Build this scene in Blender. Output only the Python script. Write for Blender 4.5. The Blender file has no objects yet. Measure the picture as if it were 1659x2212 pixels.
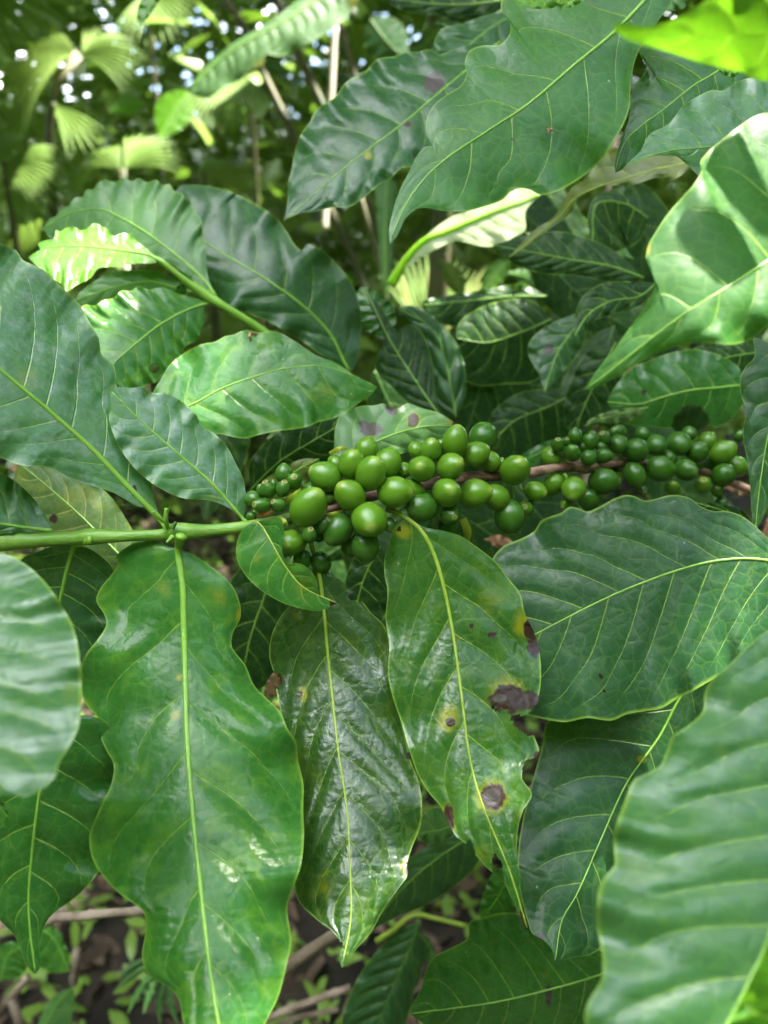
import bpy, bmesh, math, random
import numpy as np
from mathutils import Vector, Matrix
random.seed(7); np.random.seed(7)
R = math.radians
S = bpy.context.scene
C = S.collection

# ------------------------------------------------------------------ camera
F = 1661.0                      # focal length in units of the 1659 x 2212 tracing grid
CAMZ, PITCH = 1.15, R(20)
cd = bpy.data.cameras.new('camera'); cam = bpy.data.objects.new('camera', cd); C.objects.link(cam)
cam.location = (0, 0, CAMZ); cam.rotation_euler = (R(90) - PITCH, 0, 0)
cd.sensor_fit = 'VERTICAL'; cd.sensor_height = 36; cd.lens = 36 * F / 2212
cd.clip_start = 0.01; cd.clip_end = 500
cd.dof.use_dof = True; cd.dof.focus_distance = 0.30; cd.dof.aperture_fstop = 8.6
S.camera = cam
CR = np.array([1., 0, 0]); CU = np.array([0, math.sin(PITCH), math.cos(PITCH)]); CB = np.array([0, -math.cos(PITCH), math.sin(PITCH)])
CL = np.array([0, 0, CAMZ])
def P(x, y, z):                 # traced point at distance z along the view axis -> world
    x = np.asarray(x, float); y = np.asarray(y, float); z = np.asarray(z, float)
    return CL + ((x - 829.5) / F * z)[..., None] * CR - ((y - 1106) / F * z)[..., None] * CU - z[..., None] * CB
def P1(x, y, z): return P(np.array(x), np.array(y), np.array(z))
def camdir(x, y, z): return x * CR + y * CU + z * CB

# ------------------------------------------------------------------ light
SUN = camdir(0.36, 0.90, 0.12); SUN /= np.linalg.norm(SUN)
el = math.asin(SUN[2]); az = math.atan2(SUN[0], SUN[1])
w = bpy.data.worlds.new('World'); S.world = w; w.use_nodes = True
nt = w.node_tree; bg = nt.nodes['Background']
sky = nt.nodes.new('ShaderNodeTexSky'); sky.sky_type = 'NISHITA'; sky.sun_disc = False
sky.sun_elevation = el; sky.sun_rotation = az; sky.air_density = 1.0; sky.dust_density = 1.2; sky.ozone_density = 1.0
wt = nt.nodes.new('ShaderNodeTexCoord'); wn = nt.nodes.new('ShaderNodeTexNoise'); wn.inputs['Scale'].default_value = 2.2; wn.inputs['Detail'].default_value = 6; wn.inputs['Roughness'].default_value = .6
nt.links.new(wt.outputs['Generated'], wn.inputs['Vector'])
wr_ = nt.nodes.new('ShaderNodeMapRange'); wr_.interpolation_type = 'SMOOTHSTEP'; wr_.inputs[1].default_value = .47; wr_.inputs[2].default_value = .58; nt.links.new(wn.outputs[0], wr_.inputs[0])
wm = nt.nodes.new('ShaderNodeMix'); wm.data_type = 'RGBA'; nt.links.new(wr_.outputs[0], wm.inputs[0]); nt.links.new(sky.outputs[0], wm.inputs[6]); wm.inputs[7].default_value = (21, 21.6, 22.5, 1)
nt.links.new(wm.outputs[2], bg.inputs[0]); bg.inputs[1].default_value = 0.055
sl = bpy.data.lights.new('sun', 'SUN'); sl.energy = 2.35; sl.angle = R(0.6); sl.color = (1, 0.95, 0.86)
so = bpy.data.objects.new('sun', sl); C.objects.link(so); so.location = (1, 1, 6)
so.rotation_euler = Vector(SUN).to_track_quat('Z', 'Y').to_euler()
S.view_settings.view_transform = 'Standard'; S.view_settings.look = 'None'; S.view_settings.gamma = 1
S.view_settings.exposure = 3.98
S.cycles.max_bounces = 8; S.cycles.transmission_bounces = 6; S.cycles.use_denoising = True
S.cycles.sample_clamp_indirect = 6

# ------------------------------------------------------------------ materials
class NB:
    def __init__(s, name):
        s.m = bpy.data.materials.new(name); s.m.use_nodes = True; s.t = s.m.node_tree; s.t.nodes.clear()
        s.out = s.n('ShaderNodeOutputMaterial')
    def n(s, typ, **kw):
        a = s.t.nodes.new(typ)
        for k, v in kw.items(): setattr(a, k, v)
        return a
    def set(s, sock, v):
        if isinstance(v, bpy.types.NodeSocket): s.t.links.new(v, sock)
        elif isinstance(v, (tuple, list)) and len(v) == 3 and sock.type == 'RGBA': sock.default_value = (*v, 1)
        else: sock.default_value = v
    def math(s, op, a, b=0.0, c=None, clamp=False):
        q = s.n('ShaderNodeMath', operation=op); q.use_clamp = clamp
        s.set(q.inputs[0], a); s.set(q.inputs[1], b)
        if c is not None: s.set(q.inputs[2], c)
        return q.outputs[0]
    def mix(s, f, a, b, mode='MIX'):
        q = s.n('ShaderNodeMix', data_type='RGBA', blend_type=mode)
        s.set(q.inputs[0], f); s.set(q.inputs[6], a); s.set(q.inputs[7], b); return q.outputs[2]
    def ramp(s, v, lo, hi, a=0.0, b=1.0):
        q = s.n('ShaderNodeMapRange', interpolation_type='SMOOTHSTEP')
        s.set(q.inputs[0], v); s.set(q.inputs[1], lo); s.set(q.inputs[2], hi); s.set(q.inputs[3], a); s.set(q.inputs[4], b); return q.outputs[0]
    def noise(s, scale, detail=3, rough=.55, vec=None, dist=0.0):
        q = s.n('ShaderNodeTexNoise'); q.inputs['Scale'].default_value = scale; q.inputs['Detail'].default_value = detail
        q.inputs['Roughness'].default_value = rough; q.inputs['Distortion'].default_value = dist
        s.t.links.new(vec if vec is not None else s.obj(), q.inputs['Vector']); return q.outputs[0]
    def voro(s, scale, feature='DISTANCE_TO_EDGE', vec=None):
        q = s.n('ShaderNodeTexVoronoi', feature=feature); q.inputs['Scale'].default_value = scale
        s.t.links.new(vec if vec is not None else s.obj(), q.inputs['Vector']); return q.outputs[0]
    def obj(s):
        if not hasattr(s, '_tc'): s._tc = s.n('ShaderNodeTexCoord')
        return s._tc.outputs['Object']
    def attr(s, name, out='Fac'):
        q = s.n('ShaderNodeAttribute'); q.attribute_name = name; return q.outputs[out]
    def bump(s, h, strength=.3, dist=.001, normal=None):
        q = s.n('ShaderNodeBump'); q.inputs['Strength'].default_value = strength; q.inputs['Distance'].default_value = dist
        s.set(q.inputs['Height'], h)
        if normal is not None: s.set(q.inputs['Normal'], normal)
        return q.outputs[0]
    def principled(s, col, rough=.5, normal=None, spec=.5, sheen=0, coat=0, coatr=.2, sss=0):
        q = s.n('ShaderNodeBsdfPrincipled'); s.set(q.inputs['Base Color'], col); s.set(q.inputs['Roughness'], rough)
        s.set(q.inputs['Specular IOR Level'], spec)
        if normal is not None: s.set(q.inputs['Normal'], normal)
        if coat: q.inputs['Coat Weight'].default_value = coat; q.inputs['Coat Roughness'].default_value = coatr
        if sss:
            q.inputs['Subsurface Weight'].default_value = sss; q.inputs['Subsurface Radius'].default_value = (.4, 1, .2); q.inputs['Subsurface Scale'].default_value = .003
        return q.outputs[0]
    def finish(s, sh):
        s.t.links.new(sh, s.out.inputs[0]); return s.m

def leaf_mat(name, dark, light, vein=(.22, .36, .05), under=(.10, .17, .06), rough=.34, trans=.30, tcol=(.22, .50, .05), mottle=.0,
             spec=.36, veinw=.00042, crinkle=.42, margin=(.2, .34, .04), sheen_tint=0.0):
    b = NB(name)
    n1 = b.noise(55, 3); n2 = b.noise(230, 2, .6)
    f = b.math('ADD', b.math('MULTIPLY', n1, .7), b.math('MULTIPLY', n2, .3))
    col = b.mix(b.ramp(f, .36, .62), dark, light)
    if mottle:
        m = b.ramp(b.noise(95, 4, .6, dist=.6), .50, .66)
        col = b.mix(b.math('MULTIPLY', m, mottle), col, (light[0] * 2.0 + .03, light[1] * 1.45 + .02, light[2] * .7))
    av = b.attr('across'); vw = b.attr('vein'); sp = b.attr('spacing')
    dist = b.math('MULTIPLY', b.math('ABSOLUTE', b.math('SUBTRACT', vw, b.math('ROUND', vw))), sp)
    dist = b.math('ADD', dist, b.math('MULTIPLY', b.math('SUBTRACT', b.noise(420, 2), .5), .0006))
    wid = b.math('MULTIPLY', b.math('SUBTRACT', 1.05, b.math('MULTIPLY', av, .75)), veinw)
    vm = b.math('SUBTRACT', 1.0, b.math('DIVIDE', b.math('ABSOLUTE', dist), wid), clamp=True)
    vm = b.math('MULTIPLY', b.ramp(vm, 0, .75), b.ramp(av, .97, .72))
    te = b.voro(170); tm = b.ramp(te, .075, .0)
    te2 = b.voro(620); tm2 = b.ramp(te2, .09, .0)
    col = b.mix(b.math('MULTIPLY', tm, .14), col, vein)
    col = b.mix(b.math('MULTIPLY', tm2, .06), col, vein)
    col = b.mix(b.math('MULTIPLY', vm, .75), col, vein)
    col = b.mix(b.ramp(av, .965, .995, 0, .8), col, margin)
    # specks of dust and damage
    dv = b.n('ShaderNodeTexVoronoi', feature='F1'); dv.inputs['Scale'].default_value = 120; dv.inputs['Randomness'].default_value = 1
    b.t.links.new(b.obj(), dv.inputs['Vector'])
    sel = b.math('GREATER_THAN', b.n('ShaderNodeSeparateColor').outputs[0] if False else b.noise(33, 1), .60)
    speck = b.math('MULTIPLY', b.ramp(dv.outputs['Distance'], .07, .03), sel)
    col = b.mix(b.math('MULTIPLY', speck, .55), col, (.45, .50, .38))
    if sheen_tint:
        col = b.mix(b.math('MULTIPLY', b.ramp(b.noise(140, 5, .7), .45, .75), sheen_tint), col, (.28, .36, .34))  # pale blue sky sheen put into the colour in patches
    spn = b.n('ShaderNodeAttribute'); spn.attribute_name = 'spots'
    sc = b.n('ShaderNodeSeparateColor'); b.t.links.new(spn.outputs['Color'], sc.inputs[0])
    nz = b.math('MULTIPLY', b.math('SUBTRACT', b.noise(230, 5, .7), .5), .8)
    def ch(i, lo, hi): return b.ramp(b.math('ADD', sc.outputs[i], b.math('MULTIPLY', nz, b.ramp(sc.outputs[i], 0, .15))), lo, hi)
    col = b.mix(ch(0, .15, .70), col, (.24, .25, .012))
    col = b.mix(ch(1, .22, .42), col, b.mix(b.noise(300, 3), (.016, .007, .007), (.058, .020, .013)))
    col = b.mix(ch(2, .2, .45), col, b.mix(b.noise(200, 3), (.035, .030, .028), (.12, .10, .09)))
    geo = b.n('ShaderNodeNewGeometry'); bf = geo.outputs['Backfacing']
    ucol = b.mix(b.math('MULTIPLY', vm, .6), under, vein)
    col2 = b.mix(bf, col, ucol)
    h = b.math('ADD', b.math('MULTIPLY', b.noise(380, 3, .6), .6), b.math('MULTIPLY', b.ramp(te, 0, .25), .16))
    h = b.math('SUBTRACT', h, b.math('MULTIPLY', vm, .8))
    nrm = b.bump(h, crinkle, .0008)
    ro = b.math('ADD', b.ramp(b.noise(75, 3), .3, .7, rough - .06, rough + .08), b.math('MULTIPLY', bf, .18))
    ps = b.principled(col2, ro, nrm, spec=b.math('SUBTRACT', spec, b.math('MULTIPLY', bf, spec * .5)))
    tr = b.n('ShaderNodeBsdfTranslucent')
    tc = b.mix(.55, col, tcol); tc = b.mix(b.math('MAXIMUM', ch(1, .22, .42), ch(2, .2, .45)), tc, (.03, .012, .005))
    b.set(tr.inputs[0], tc)
    mx = b.n('ShaderNodeMixShader'); mx.inputs[0].default_value = trans
    b.t.links.new(ps, mx.inputs[1]); b.t.links.new(tr.outputs[0], mx.inputs[2])
    return b.finish(mx.outputs[0])

M = {}
M['fresh'] = leaf_mat('leaf_fresh', (.024, .122, .017), (.038, .160, .026), mottle=.5, spec=.32, rough=.26, trans=.30)
M['mid']   = leaf_mat('leaf_mid', (.015, .092, .014), (.025, .122, .020), rough=.24, mottle=.12)
M['bluish'] = leaf_mat('leaf_sky_tint', (.036, .136, .040), (.055, .178, .052), rough=.32, spec=.6, sheen_tint=.55, mottle=.1)  # sky sheen carried by the pale base colour and tint
M['matte'] = leaf_mat('leaf_matte', (.012, .060, .020), (.021, .084, .027), rough=.34, spec=.34, sheen_tint=.10)
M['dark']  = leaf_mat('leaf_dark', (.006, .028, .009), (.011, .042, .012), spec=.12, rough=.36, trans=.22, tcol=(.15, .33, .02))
M['gloss'] = leaf_mat('leaf_gloss', (.011, .046, .008), (.022, .066, .010), rough=.29, crinkle=.7, spec=.62, mottle=.3, trans=.22)
M['spotted'] = leaf_mat('leaf_spotted', (.016, .082, .010), (.030, .112, .014), rough=.26, spec=.6, crinkle=.5, mottle=.36, vein=(.26, .36, .04))
M['pale']  = leaf_mat('leaf_pale', (.055, .150, .045), (.080, .190, .055), rough=.40)
M['sheen'] = leaf_mat('leaf_sheen', (.030, .115, .030), (.046, .150, .038), rough=.38, spec=.85, crinkle=.45)
M['lush'] = leaf_mat('leaf_lush', (.022, .108, .017), (.036, .145, .024), rough=.33, mottle=.12)
M['lit'] = leaf_mat('leaf_fresh_green', (.020, .098, .014), (.032, .130, .020), rough=.42, spec=.22, mottle=.12, trans=.36, tcol=(.26, .56, .02), crinkle=.25)
M['young'] = leaf_mat('leaf_young', (.060, .19, .010), (.09, .25, .016), rough=.30, trans=.38, tcol=(.22, .55, .01), vein=(.3, .5, .05), under=(.14, .28, .03))
M['yellow'] = leaf_mat('leaf_yellowing', (.048, .115, .03), (.085, .15, .045), rough=.45, mottle=.5, vein=(.4, .4, .1))
M['cream'] = leaf_mat('leaf_sun_glare', (.30, .38, .18), (.40, .46, .26), rough=.4, trans=.3, tcol=(.5, .65, .12), vein=(.3, .42, .08))  # sun glare put into the pale leaf colour
M['olive'] = leaf_mat('leaf_olive', (.055, .085, .012), (.085, .11, .02), rough=.45, mottle=.3)

def simple_mat(name, a, bcol, rough=.6, scale=60, bumps=.3, bscale=200, spec=.4, trans=0, stretch=None, sss=0):
    b = NB(name); vec = b.obj()
    if stretch:
        mp = b.n('ShaderNodeMapping'); b.t.links.new(vec, mp.inputs[0]); mp.inputs['Scale'].default_value = stretch; vec = mp.outputs[0]
    col = b.mix(b.ramp(b.noise(scale, 4, .6, vec), .35, .65), a, bcol)
    sh = b.principled(col, rough, b.bump(b.noise(bscale, 4, .6, vec), bumps, .001), spec, sss=sss)
    if trans:
        tr = b.n('ShaderNodeBsdfTranslucent'); b.set(tr.inputs[0], col); mx = b.n('ShaderNodeMixShader'); mx.inputs[0].default_value = trans
        b.t.links.new(sh, mx.inputs[1]); b.t.links.new(tr.outputs[0], mx.inputs[2]); sh = mx.outputs[0]
    return b.finish(sh)
M['rib'] = simple_mat('midrib_green', (.14, .30, .03), (.19, .36, .045), .4, 90, .2, 300)
M['lime'] = simple_mat('midrib_lime', (.22, .50, .012), (.30, .58, .02), .4, 90, .2, 300, trans=.3)
M['rib_dark'] = simple_mat('midrib_dark', (.06, .14, .03), (.09, .19, .04), .4, 90, .2, 300)
M['rib_yellow'] = simple_mat('midrib_yellow', (.20, .29, .022), (.26, .35, .04), .4, 90, .2, 300)
M['petal'] = simple_mat('calyx_ring', (.20, .22, .045), (.28, .28, .07), .6, 400, .3, 900)
M['calyx_dark'] = simple_mat('calyx_centre', (.05, .03, .008), (.10, .06, .02), .7, 400, .3, 900)
M['bract'] = simple_mat('dry_bract', (.30, .07, .015), (.42, .16, .03), .6, 200, .4, 400)
M['bract_green'] = simple_mat('bract_yellow_green', (.26, .34, .02), (.36, .40, .04), .45, 150, .3, 400, trans=.25)
M['dry'] = simple_mat('dry_leaf', (.20, .10, .055), (.32, .19, .11), .8, 40, .5, 200, trans=.15)
M['twig'] = simple_mat('grey_twig_bark', (.16, .115, .085), (.30, .23, .18), .85, 60, .8, 300)
M['cane'] = simple_mat('cane_skin', (.06, .09, .025), (.18, .155, .08), .6, 5, .3, 60)
M['palecane'] = simple_mat('pale_cane_skin', (.50, .46, .34), (.62, .56, .44), .7, 30, .3, 60)
M['soil'] = simple_mat('forest_soil', (.010, .008, .006), (.034, .025, .017), .95, 9, 1.0, 60)
def stem_mat():
    b = NB('branch_bark')
    t = b.attr('along')
    vec = b.obj(); mp = b.n('ShaderNodeMapping'); b.t.links.new(vec, mp.inputs[0]); mp.inputs['Scale'].default_value = (.25, 1, 1)
    g = b.mix(b.ramp(b.noise(150, 4, .6, mp.outputs[0]), .35, .65), (.10, .235, .022), (.19, .34, .05))
    g = b.mix(b.math('MULTIPLY', b.ramp(b.noise(330, 4, .7), .60, .68), .7), g, (.20, .15, .06))
    br = b.mix(b.ramp(b.noise(220, 5, .65, mp.outputs[0]), .38, .62), (.13, .060, .038), (.36, .22, .155))
    br = b.mix(b.ramp(b.noise(60, 3, .6), .56, .68), br, (.07, .035, .025))
    f = b.ramp(b.math('ADD', t, b.math('MULTIPLY', b.math('SUBTRACT', b.noise(110, 3), .5), .12)), .37, .43)
    col = b.mix(f, g, br)
    return b.finish(b.principled(col, b.mix(f, (.4,)*3, (.75,)*3), b.bump(b.noise(420, 4, .65, mp.outputs[0]), .55, .0009), .4))
M['stem'] = stem_mat()
def cherry_mat(name, a, c, tip):
    b = NB(name)
    oi = b.n('ShaderNodeObjectInfo').outputs['Random']
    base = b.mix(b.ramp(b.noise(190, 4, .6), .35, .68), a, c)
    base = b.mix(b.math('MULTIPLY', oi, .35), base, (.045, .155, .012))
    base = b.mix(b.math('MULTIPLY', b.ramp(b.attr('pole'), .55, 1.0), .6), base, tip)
    v = b.n('ShaderNodeTexVoronoi', feature='F1'); v.inputs['Scale'].default_value = 900; b.t.links.new(b.obj(), v.inputs['Vector'])
    fl = b.math('MULTIPLY', b.ramp(v.outputs['Distance'], .22, .1), b.math('GREATER_THAN', b.noise(280, 2), .63))
    base = b.mix(b.math('MULTIPLY', fl, .5), base, (.30, .40, .18))
    base = b.mix(b.math('MULTIPLY', b.ramp(b.noise(75, 4, .6), .62, .70), .45), base, (.13, .11, .035))
    h = b.math('ADD', b.noise(160, 3), b.math('MULTIPLY', b.noise(900, 2), .25))
    return b.finish(b.principled(base, b.ramp(b.noise(140, 3),   .3, .7, .15, .27), b.bump(h, .12, .001), .5, sss=.25))
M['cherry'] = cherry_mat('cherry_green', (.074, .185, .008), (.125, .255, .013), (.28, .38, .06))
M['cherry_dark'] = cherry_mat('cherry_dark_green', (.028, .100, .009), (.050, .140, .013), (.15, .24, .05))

# ------------------------------------------------------------------ object helpers
def mesh_obj(name, V, Fc, mat, parent=None, smooth=True, loc=None):
    me = bpy.data.meshes.new(name)
    V = np.asarray(V, float)
    if loc is None: loc = V[0] if parent is None else None
    if parent is not None: off = np.array(parent['_o'])
    else: off = np.array(loc)
    me.from_pydata((V - off).tolist(), [], [tuple(f) for f in Fc])
    if smooth: me.polygons.foreach_set('use_smooth', [True] * len(me.polygons))
    if mat: me.materials.append(mat)
    o = bpy.data.objects.new(name, me); C.objects.link(o)
    if parent is not None: o.parent = parent
    else: o.location = off
    o['_o'] = list(map(float, off))
    me.update(); return o
def empty(name, loc, label, cat, group=None):
    o = bpy.data.objects.new(name, None); C.objects.link(o); o.location = loc; o['_o'] = list(map(float, loc))
    o.empty_display_size = .02
    return tag(o, label, cat, group)
def tag(o, label=None, cat=None, group=None, kind=None):
    if label: o['label'] = label
    if cat: o['category'] = cat
    if group: o['group'] = group
    if kind: o['kind'] = kind
    return o
def fattr(me, name, arr):
    a = me.attributes.new(name, 'FLOAT', 'POINT'); a.data.foreach_set('value', np.asarray(arr, np.float32).ravel())
def spline(pts, n=None, per=14):
    p = np.asarray(pts, float)
    if len(p) == 2:
        k = n or per; s = np.linspace(0, 1, k)[:, None]; return p[0] * (1 - s) + p[1] * s
    q = np.vstack([2 * p[0] - p[1], p, 2 * p[-1] - p[-2]])
    out = []
    for i in range(1, len(q) - 2):
        p0, p1, p2, p3 = q[i - 1], q[i], q[i + 1], q[i + 2]
        d = [max(np.linalg.norm(b - a), 1e-6) ** .5 for a, b in ((p0, p1), (p1, p2), (p2, p3))]
        t0 = 0; t1 = d[0]; t2 = t1 + d[1]; t3 = t2 + d[2]
        for t in np.linspace(t1, t2, per, endpoint=False):
            A1 = (t1 - t) / (t1 - t0) * p0 + (t - t0) / (t1 - t0) * p1; A2 = (t2 - t) / (t2 - t1) * p1 + (t - t1) / (t2 - t1) * p2
            A3 = (t3 - t) / (t3 - t2) * p2 + (t - t2) / (t3 - t2) * p3
            B1 = (t2 - t) / (t2 - t0) * A1 + (t - t0) / (t2 - t0) * A2; B2 = (t3 - t) / (t3 - t1) * A2 + (t - t1) / (t3 - t1) * A3
            out.append((t2 - t) / (t2 - t1) * B1 + (t - t1) / (t2 - t1) * B2)
    out.append(p[-1]); out = np.array(out)
    return resample(out, n) if n else out
def arc(p):
    s = np.concatenate([[0], np.cumsum(np.linalg.norm(np.diff(p, axis=0), axis=1))]); return s / max(s[-1], 1e-9)
def resample(p, n, par=None):
    s = arc(p) if par is None else par
    t = np.linspace(0, 1, n); return np.stack([np.interp(t, s, p[:, k]) for k in range(p.shape[1])], 1)
def inpoly(x, y, poly):
    poly = np.asarray(poly, float); ins = np.zeros(x.shape, bool); j = len(poly) - 1
    for i in range(len(poly)):
        xi, yi = poly[i]; xj, yj = poly[j]
        c = ((yi > y) != (yj > y)) & (x < (xj - xi) * (y - yi) / (yj - yi + 1e-12) + xi); ins ^= c; j = i
    return ins
def tube_mesh(pts, rad, seg=10, flat=1.0):
    pts = np.asarray(pts, float); n = len(pts); rad = np.broadcast_to(np.asarray(rad, float), (n,))
    V = []; T = np.gradient(pts, axis=0); T /= np.linalg.norm(T, axis=1)[:, None] + 1e-12
    for i in range(n):
        view = CL - pts[i]; view /= np.linalg.norm(view); a = np.cross(T[i], view); a /= np.linalg.norm(a) + 1e-12; b = np.cross(a, T[i])
        for k in range(seg):
            th = 2 * math.pi * k / seg; V.append(pts[i] + rad[i] * (math.cos(th) * a + flat * math.sin(th) * b))
    Fc = [(i * seg + k, i * seg + (k + 1) % seg, (i + 1) * seg + (k + 1) % seg, (i + 1) * seg + k) for i in range(n - 1) for k in range(seg)]
    Fc.append(tuple(range(seg))[::-1]); Fc.append(tuple((n - 1) * seg + k for k in range(seg)))
    return np.array(V), Fc

# ------------------------------------------------------------------ leaf builder
LCOUNT = [0]; LAST = [None]
def LEAF(parent, mid, A, B, z, mat='mid', fold=(0.15, 0.15), dome=0.0, rip=(0.0012, 5, 0), quilt=.0006, nv=9, va=.14, rb=5, rt=1.5, pet=None,
         bites=(), spots=(), label=None, group=None, rib='rib', ntt=100, nvv=15, name='coffee_leaf', cat='leaf', curl=0.0, midoff=0.0, twist=0.0):
    rng = np.random.RandomState(100 + LCOUNT[0]); LCOUNT[0] += 1
    m = spline(mid); mt = resample(m, ntt); par_m = arc(m)
    t = np.linspace(0, 1, ntt)
    E = []
    for e in (A, B):
        e = spline([mid[0]] + [tuple(q) for q in e] + [mid[-1]])
        s1 = arc(e); d = ((e[:, None, :] - m[None]) ** 2).sum(2); s2 = np.maximum.accumulate(par_m[d.argmin(1)])
        s2[0] = 0; s2[-1] = 1
        s = .5 * s1 + .5 * s2; s = np.maximum.accumulate(s) + np.arange(len(s)) * 1e-6; s = (s - s[0]) / (s[-1] - s[0])
        E.append(np.stack([np.interp(t, s, e[:, k]) for k in (0, 1)], 1))
    z = np.atleast_1d(np.asarray(z, float)); z = np.array([z[0], z[0]]) if len(z) == 1 else z
    zs = spline(np.stack([np.linspace(0, 1, len(z)), z], 1), ntt)[:, 1] if len(z) > 2 else np.interp(t, np.linspace(0, 1, len(z)), z)
    vv = np.concatenate([[0, .02], np.linspace(.06, 1, nvv)]) if True else None
    vv = 1 - (1 - vv) ** 1.15
    cols = [(-1, v) for v in vv[::-1][:-1]] + [(1, v) for v in vv]
    nc = len(cols)
    Lm = np.linalg.norm(np.diff(P(mt[:, 0], mt[:, 1], zs), axis=0), axis=1).sum()
    X = np.zeros((ntt, nc)); Y = X.copy(); Z = X.copy(); W_ = X.copy(); SPC = X.copy(); AC = X.copy()
    vp = {}
    for sd in (-1, 1):
        k = np.linspace(.02, .99, nv) + rng.uniform(-.012, .012, nv) + (0.3 / nv if sd > 0 else 0); vp[sd] = np.concatenate([[-.5, -.2], np.sort(k), [1.15, 1.5]])
    rph = rng.uniform(0, 6.28)
    for j, (sd, v) in enumerate(cols):
        e = E[0] if sd < 0 else E[1]; fo = fold[0] if sd < 0 else fold[1]
        pt = mt + v * (e - mt); hw = np.linalg.norm(e - mt, axis=1) * zs / F
        t0 = t - va * v - .10 * v ** 3
        wv = np.interp(t0, vp[sd], np.arange(len(vp[sd])))
        idx = np.clip(np.searchsorted(vp[sd], t0) - 1, 0, len(vp[sd]) - 2)
        SPC[:, j] = (vp[sd][idx + 1] - vp[sd][idx]) * Lm * .8
        fr = np.abs((wv % 1) - .5) * 2
        q = quilt * (1 - fr ** 2.2) * np.sin(math.pi * min(v * 1.08, 1)) ** .7 if v > 0 else np.zeros(ntt)
        env = np.clip(hw / (hw.max() + 1e-9), 0, 1)
        r = rip[0] * v ** 2.2 * (np.sin(2 * math.pi * rip[1] * t + rip[2] + sd * 1.1) + .5 * np.sin(2 * math.pi * rip[1] * 1.73 * t + rph)) * env
        fs = fo(t) if callable(fo) else fo
        dz = fs * v * hw + dome * v ** 2 * hw + r - q * env + curl * max(0, v - .75) ** 2 * 8 * hw + twist * sd * v * hw * (t - .5)
        X[:, j] = pt[:, 0]; Y[:, j] = pt[:, 1]; Z[:, j] = zs + dz; W_[:, j] = wv; AC[:, j] = v
    LAST[0] = (X.ravel(), Y.ravel(), Z.ravel())
    V = P(X.ravel(), Y.ravel(), Z.ravel())
    ii, jj = np.meshgrid(np.arange(ntt - 1), np.arange(nc - 1), indexing='ij')
    cx = (X[:-1, :-1] + X[1:, 1:]) / 2; cy = (Y[:-1, :-1] + Y[1:, 1:]) / 2
    keep = np.ones(cx.shape, bool)
    for poly in bites: keep &= ~inpoly(cx, cy, poly)
    i = ii[keep]; j = jj[keep]
    q = np.stack([i * nc + j, i * nc + j + 1, (i + 1) * nc + j + 1, (i + 1) * nc + j], 1)
    # face the camera side up
    s = 0
    a, b_, c_ = X.ravel(), Y.ravel(), None
    area = (X[:-1, 1:] - X[:-1, :-1]) * (Y[1:, :-1] - Y[:-1, :-1]) - (Y[:-1, 1:] - Y[:-1, :-1]) * (X[1:, :-1] - X[:-1, :-1])
    if area.sum() > 0: q = q[:, ::-1]
    base = P1(mid[0][0], mid[0][1], zs[0])
    o = mesh_obj(name, V, q.tolist(), M[mat] if isinstance(mat, str) else mat, parent, loc=base)
    me = o.data
    fattr(me, 'across', AC); fattr(me, 'vein', W_); fattr(me, 'spacing', SPC)
    if spots:
        col = np.zeros((V.shape[0], 4)); col[:, 3] = 1; xf = X.ravel(); yf = Y.ravel()
        for (sx, sy, sr, k) in spots:
            if np.ndim(sr): c = 1 - np.sqrt(((xf - sx) / sr[0]) ** 2 + ((yf - sy) / sr[1]) ** 2)
            else: c = 1 - np.hypot(xf - sx, yf - sy) / sr
            for ch in k: j_ = 'ybgw'.index(ch) % 3; col[:, j_] = np.maximum(col[:, j_], np.clip(c, 0, 1) * (.40 if ch == 'w' else 1))
        at = me.attributes.new('spots', 'FLOAT_COLOR', 'POINT'); at.data.foreach_set('color', col.astype(np.float32).ravel())
    bm = bmesh.new(); bm.from_mesh(me); lo = [v for v in bm.verts if not v.link_faces]
    bmesh.ops.delete(bm, geom=lo, context='VERTS'); bm.to_mesh(me); bm.free()
    if label and parent is None: tag(o, label, cat, group)
    elif label: o['label'] = label
    if rb:
        mz = np.stack([mt[:, 0], mt[:, 1], zs], 1)[:: max(1, ntt // 40)]
        rr = np.linspace(rb * .66, rt * .66, len(mz))
        if pet:
            pz = [tuple(q) if len(q) == 3 else (*q, zs[0] + .0005) for q in pet]; pp = spline(pz + [tuple(mz[0])], per=8)[:-1]
            rr = np.concatenate([np.linspace(rb * 1.15, rb * .75, len(pp)), rr]); mz = np.vstack([pp, mz])
        if bites:
            ok = np.ones(len(mz), bool)
            for poly in bites: ok &= ~inpoly(mz[:, 0], mz[:, 1], poly)
            if not ok.all():
                k = np.argmin(ok); mz = mz[:k]; rr = rr[:k]
        off = rr * mz[:, 2] / F
        pts = P(mz[:, 0], mz[:, 1], mz[:, 2] - off * .10)
        Vr, Fr = tube_mesh(pts, off, 10, .62)
        rp = o
        mesh_obj('midrib', Vr, Fr, M[rib], rp if True else parent)
    return o

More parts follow.
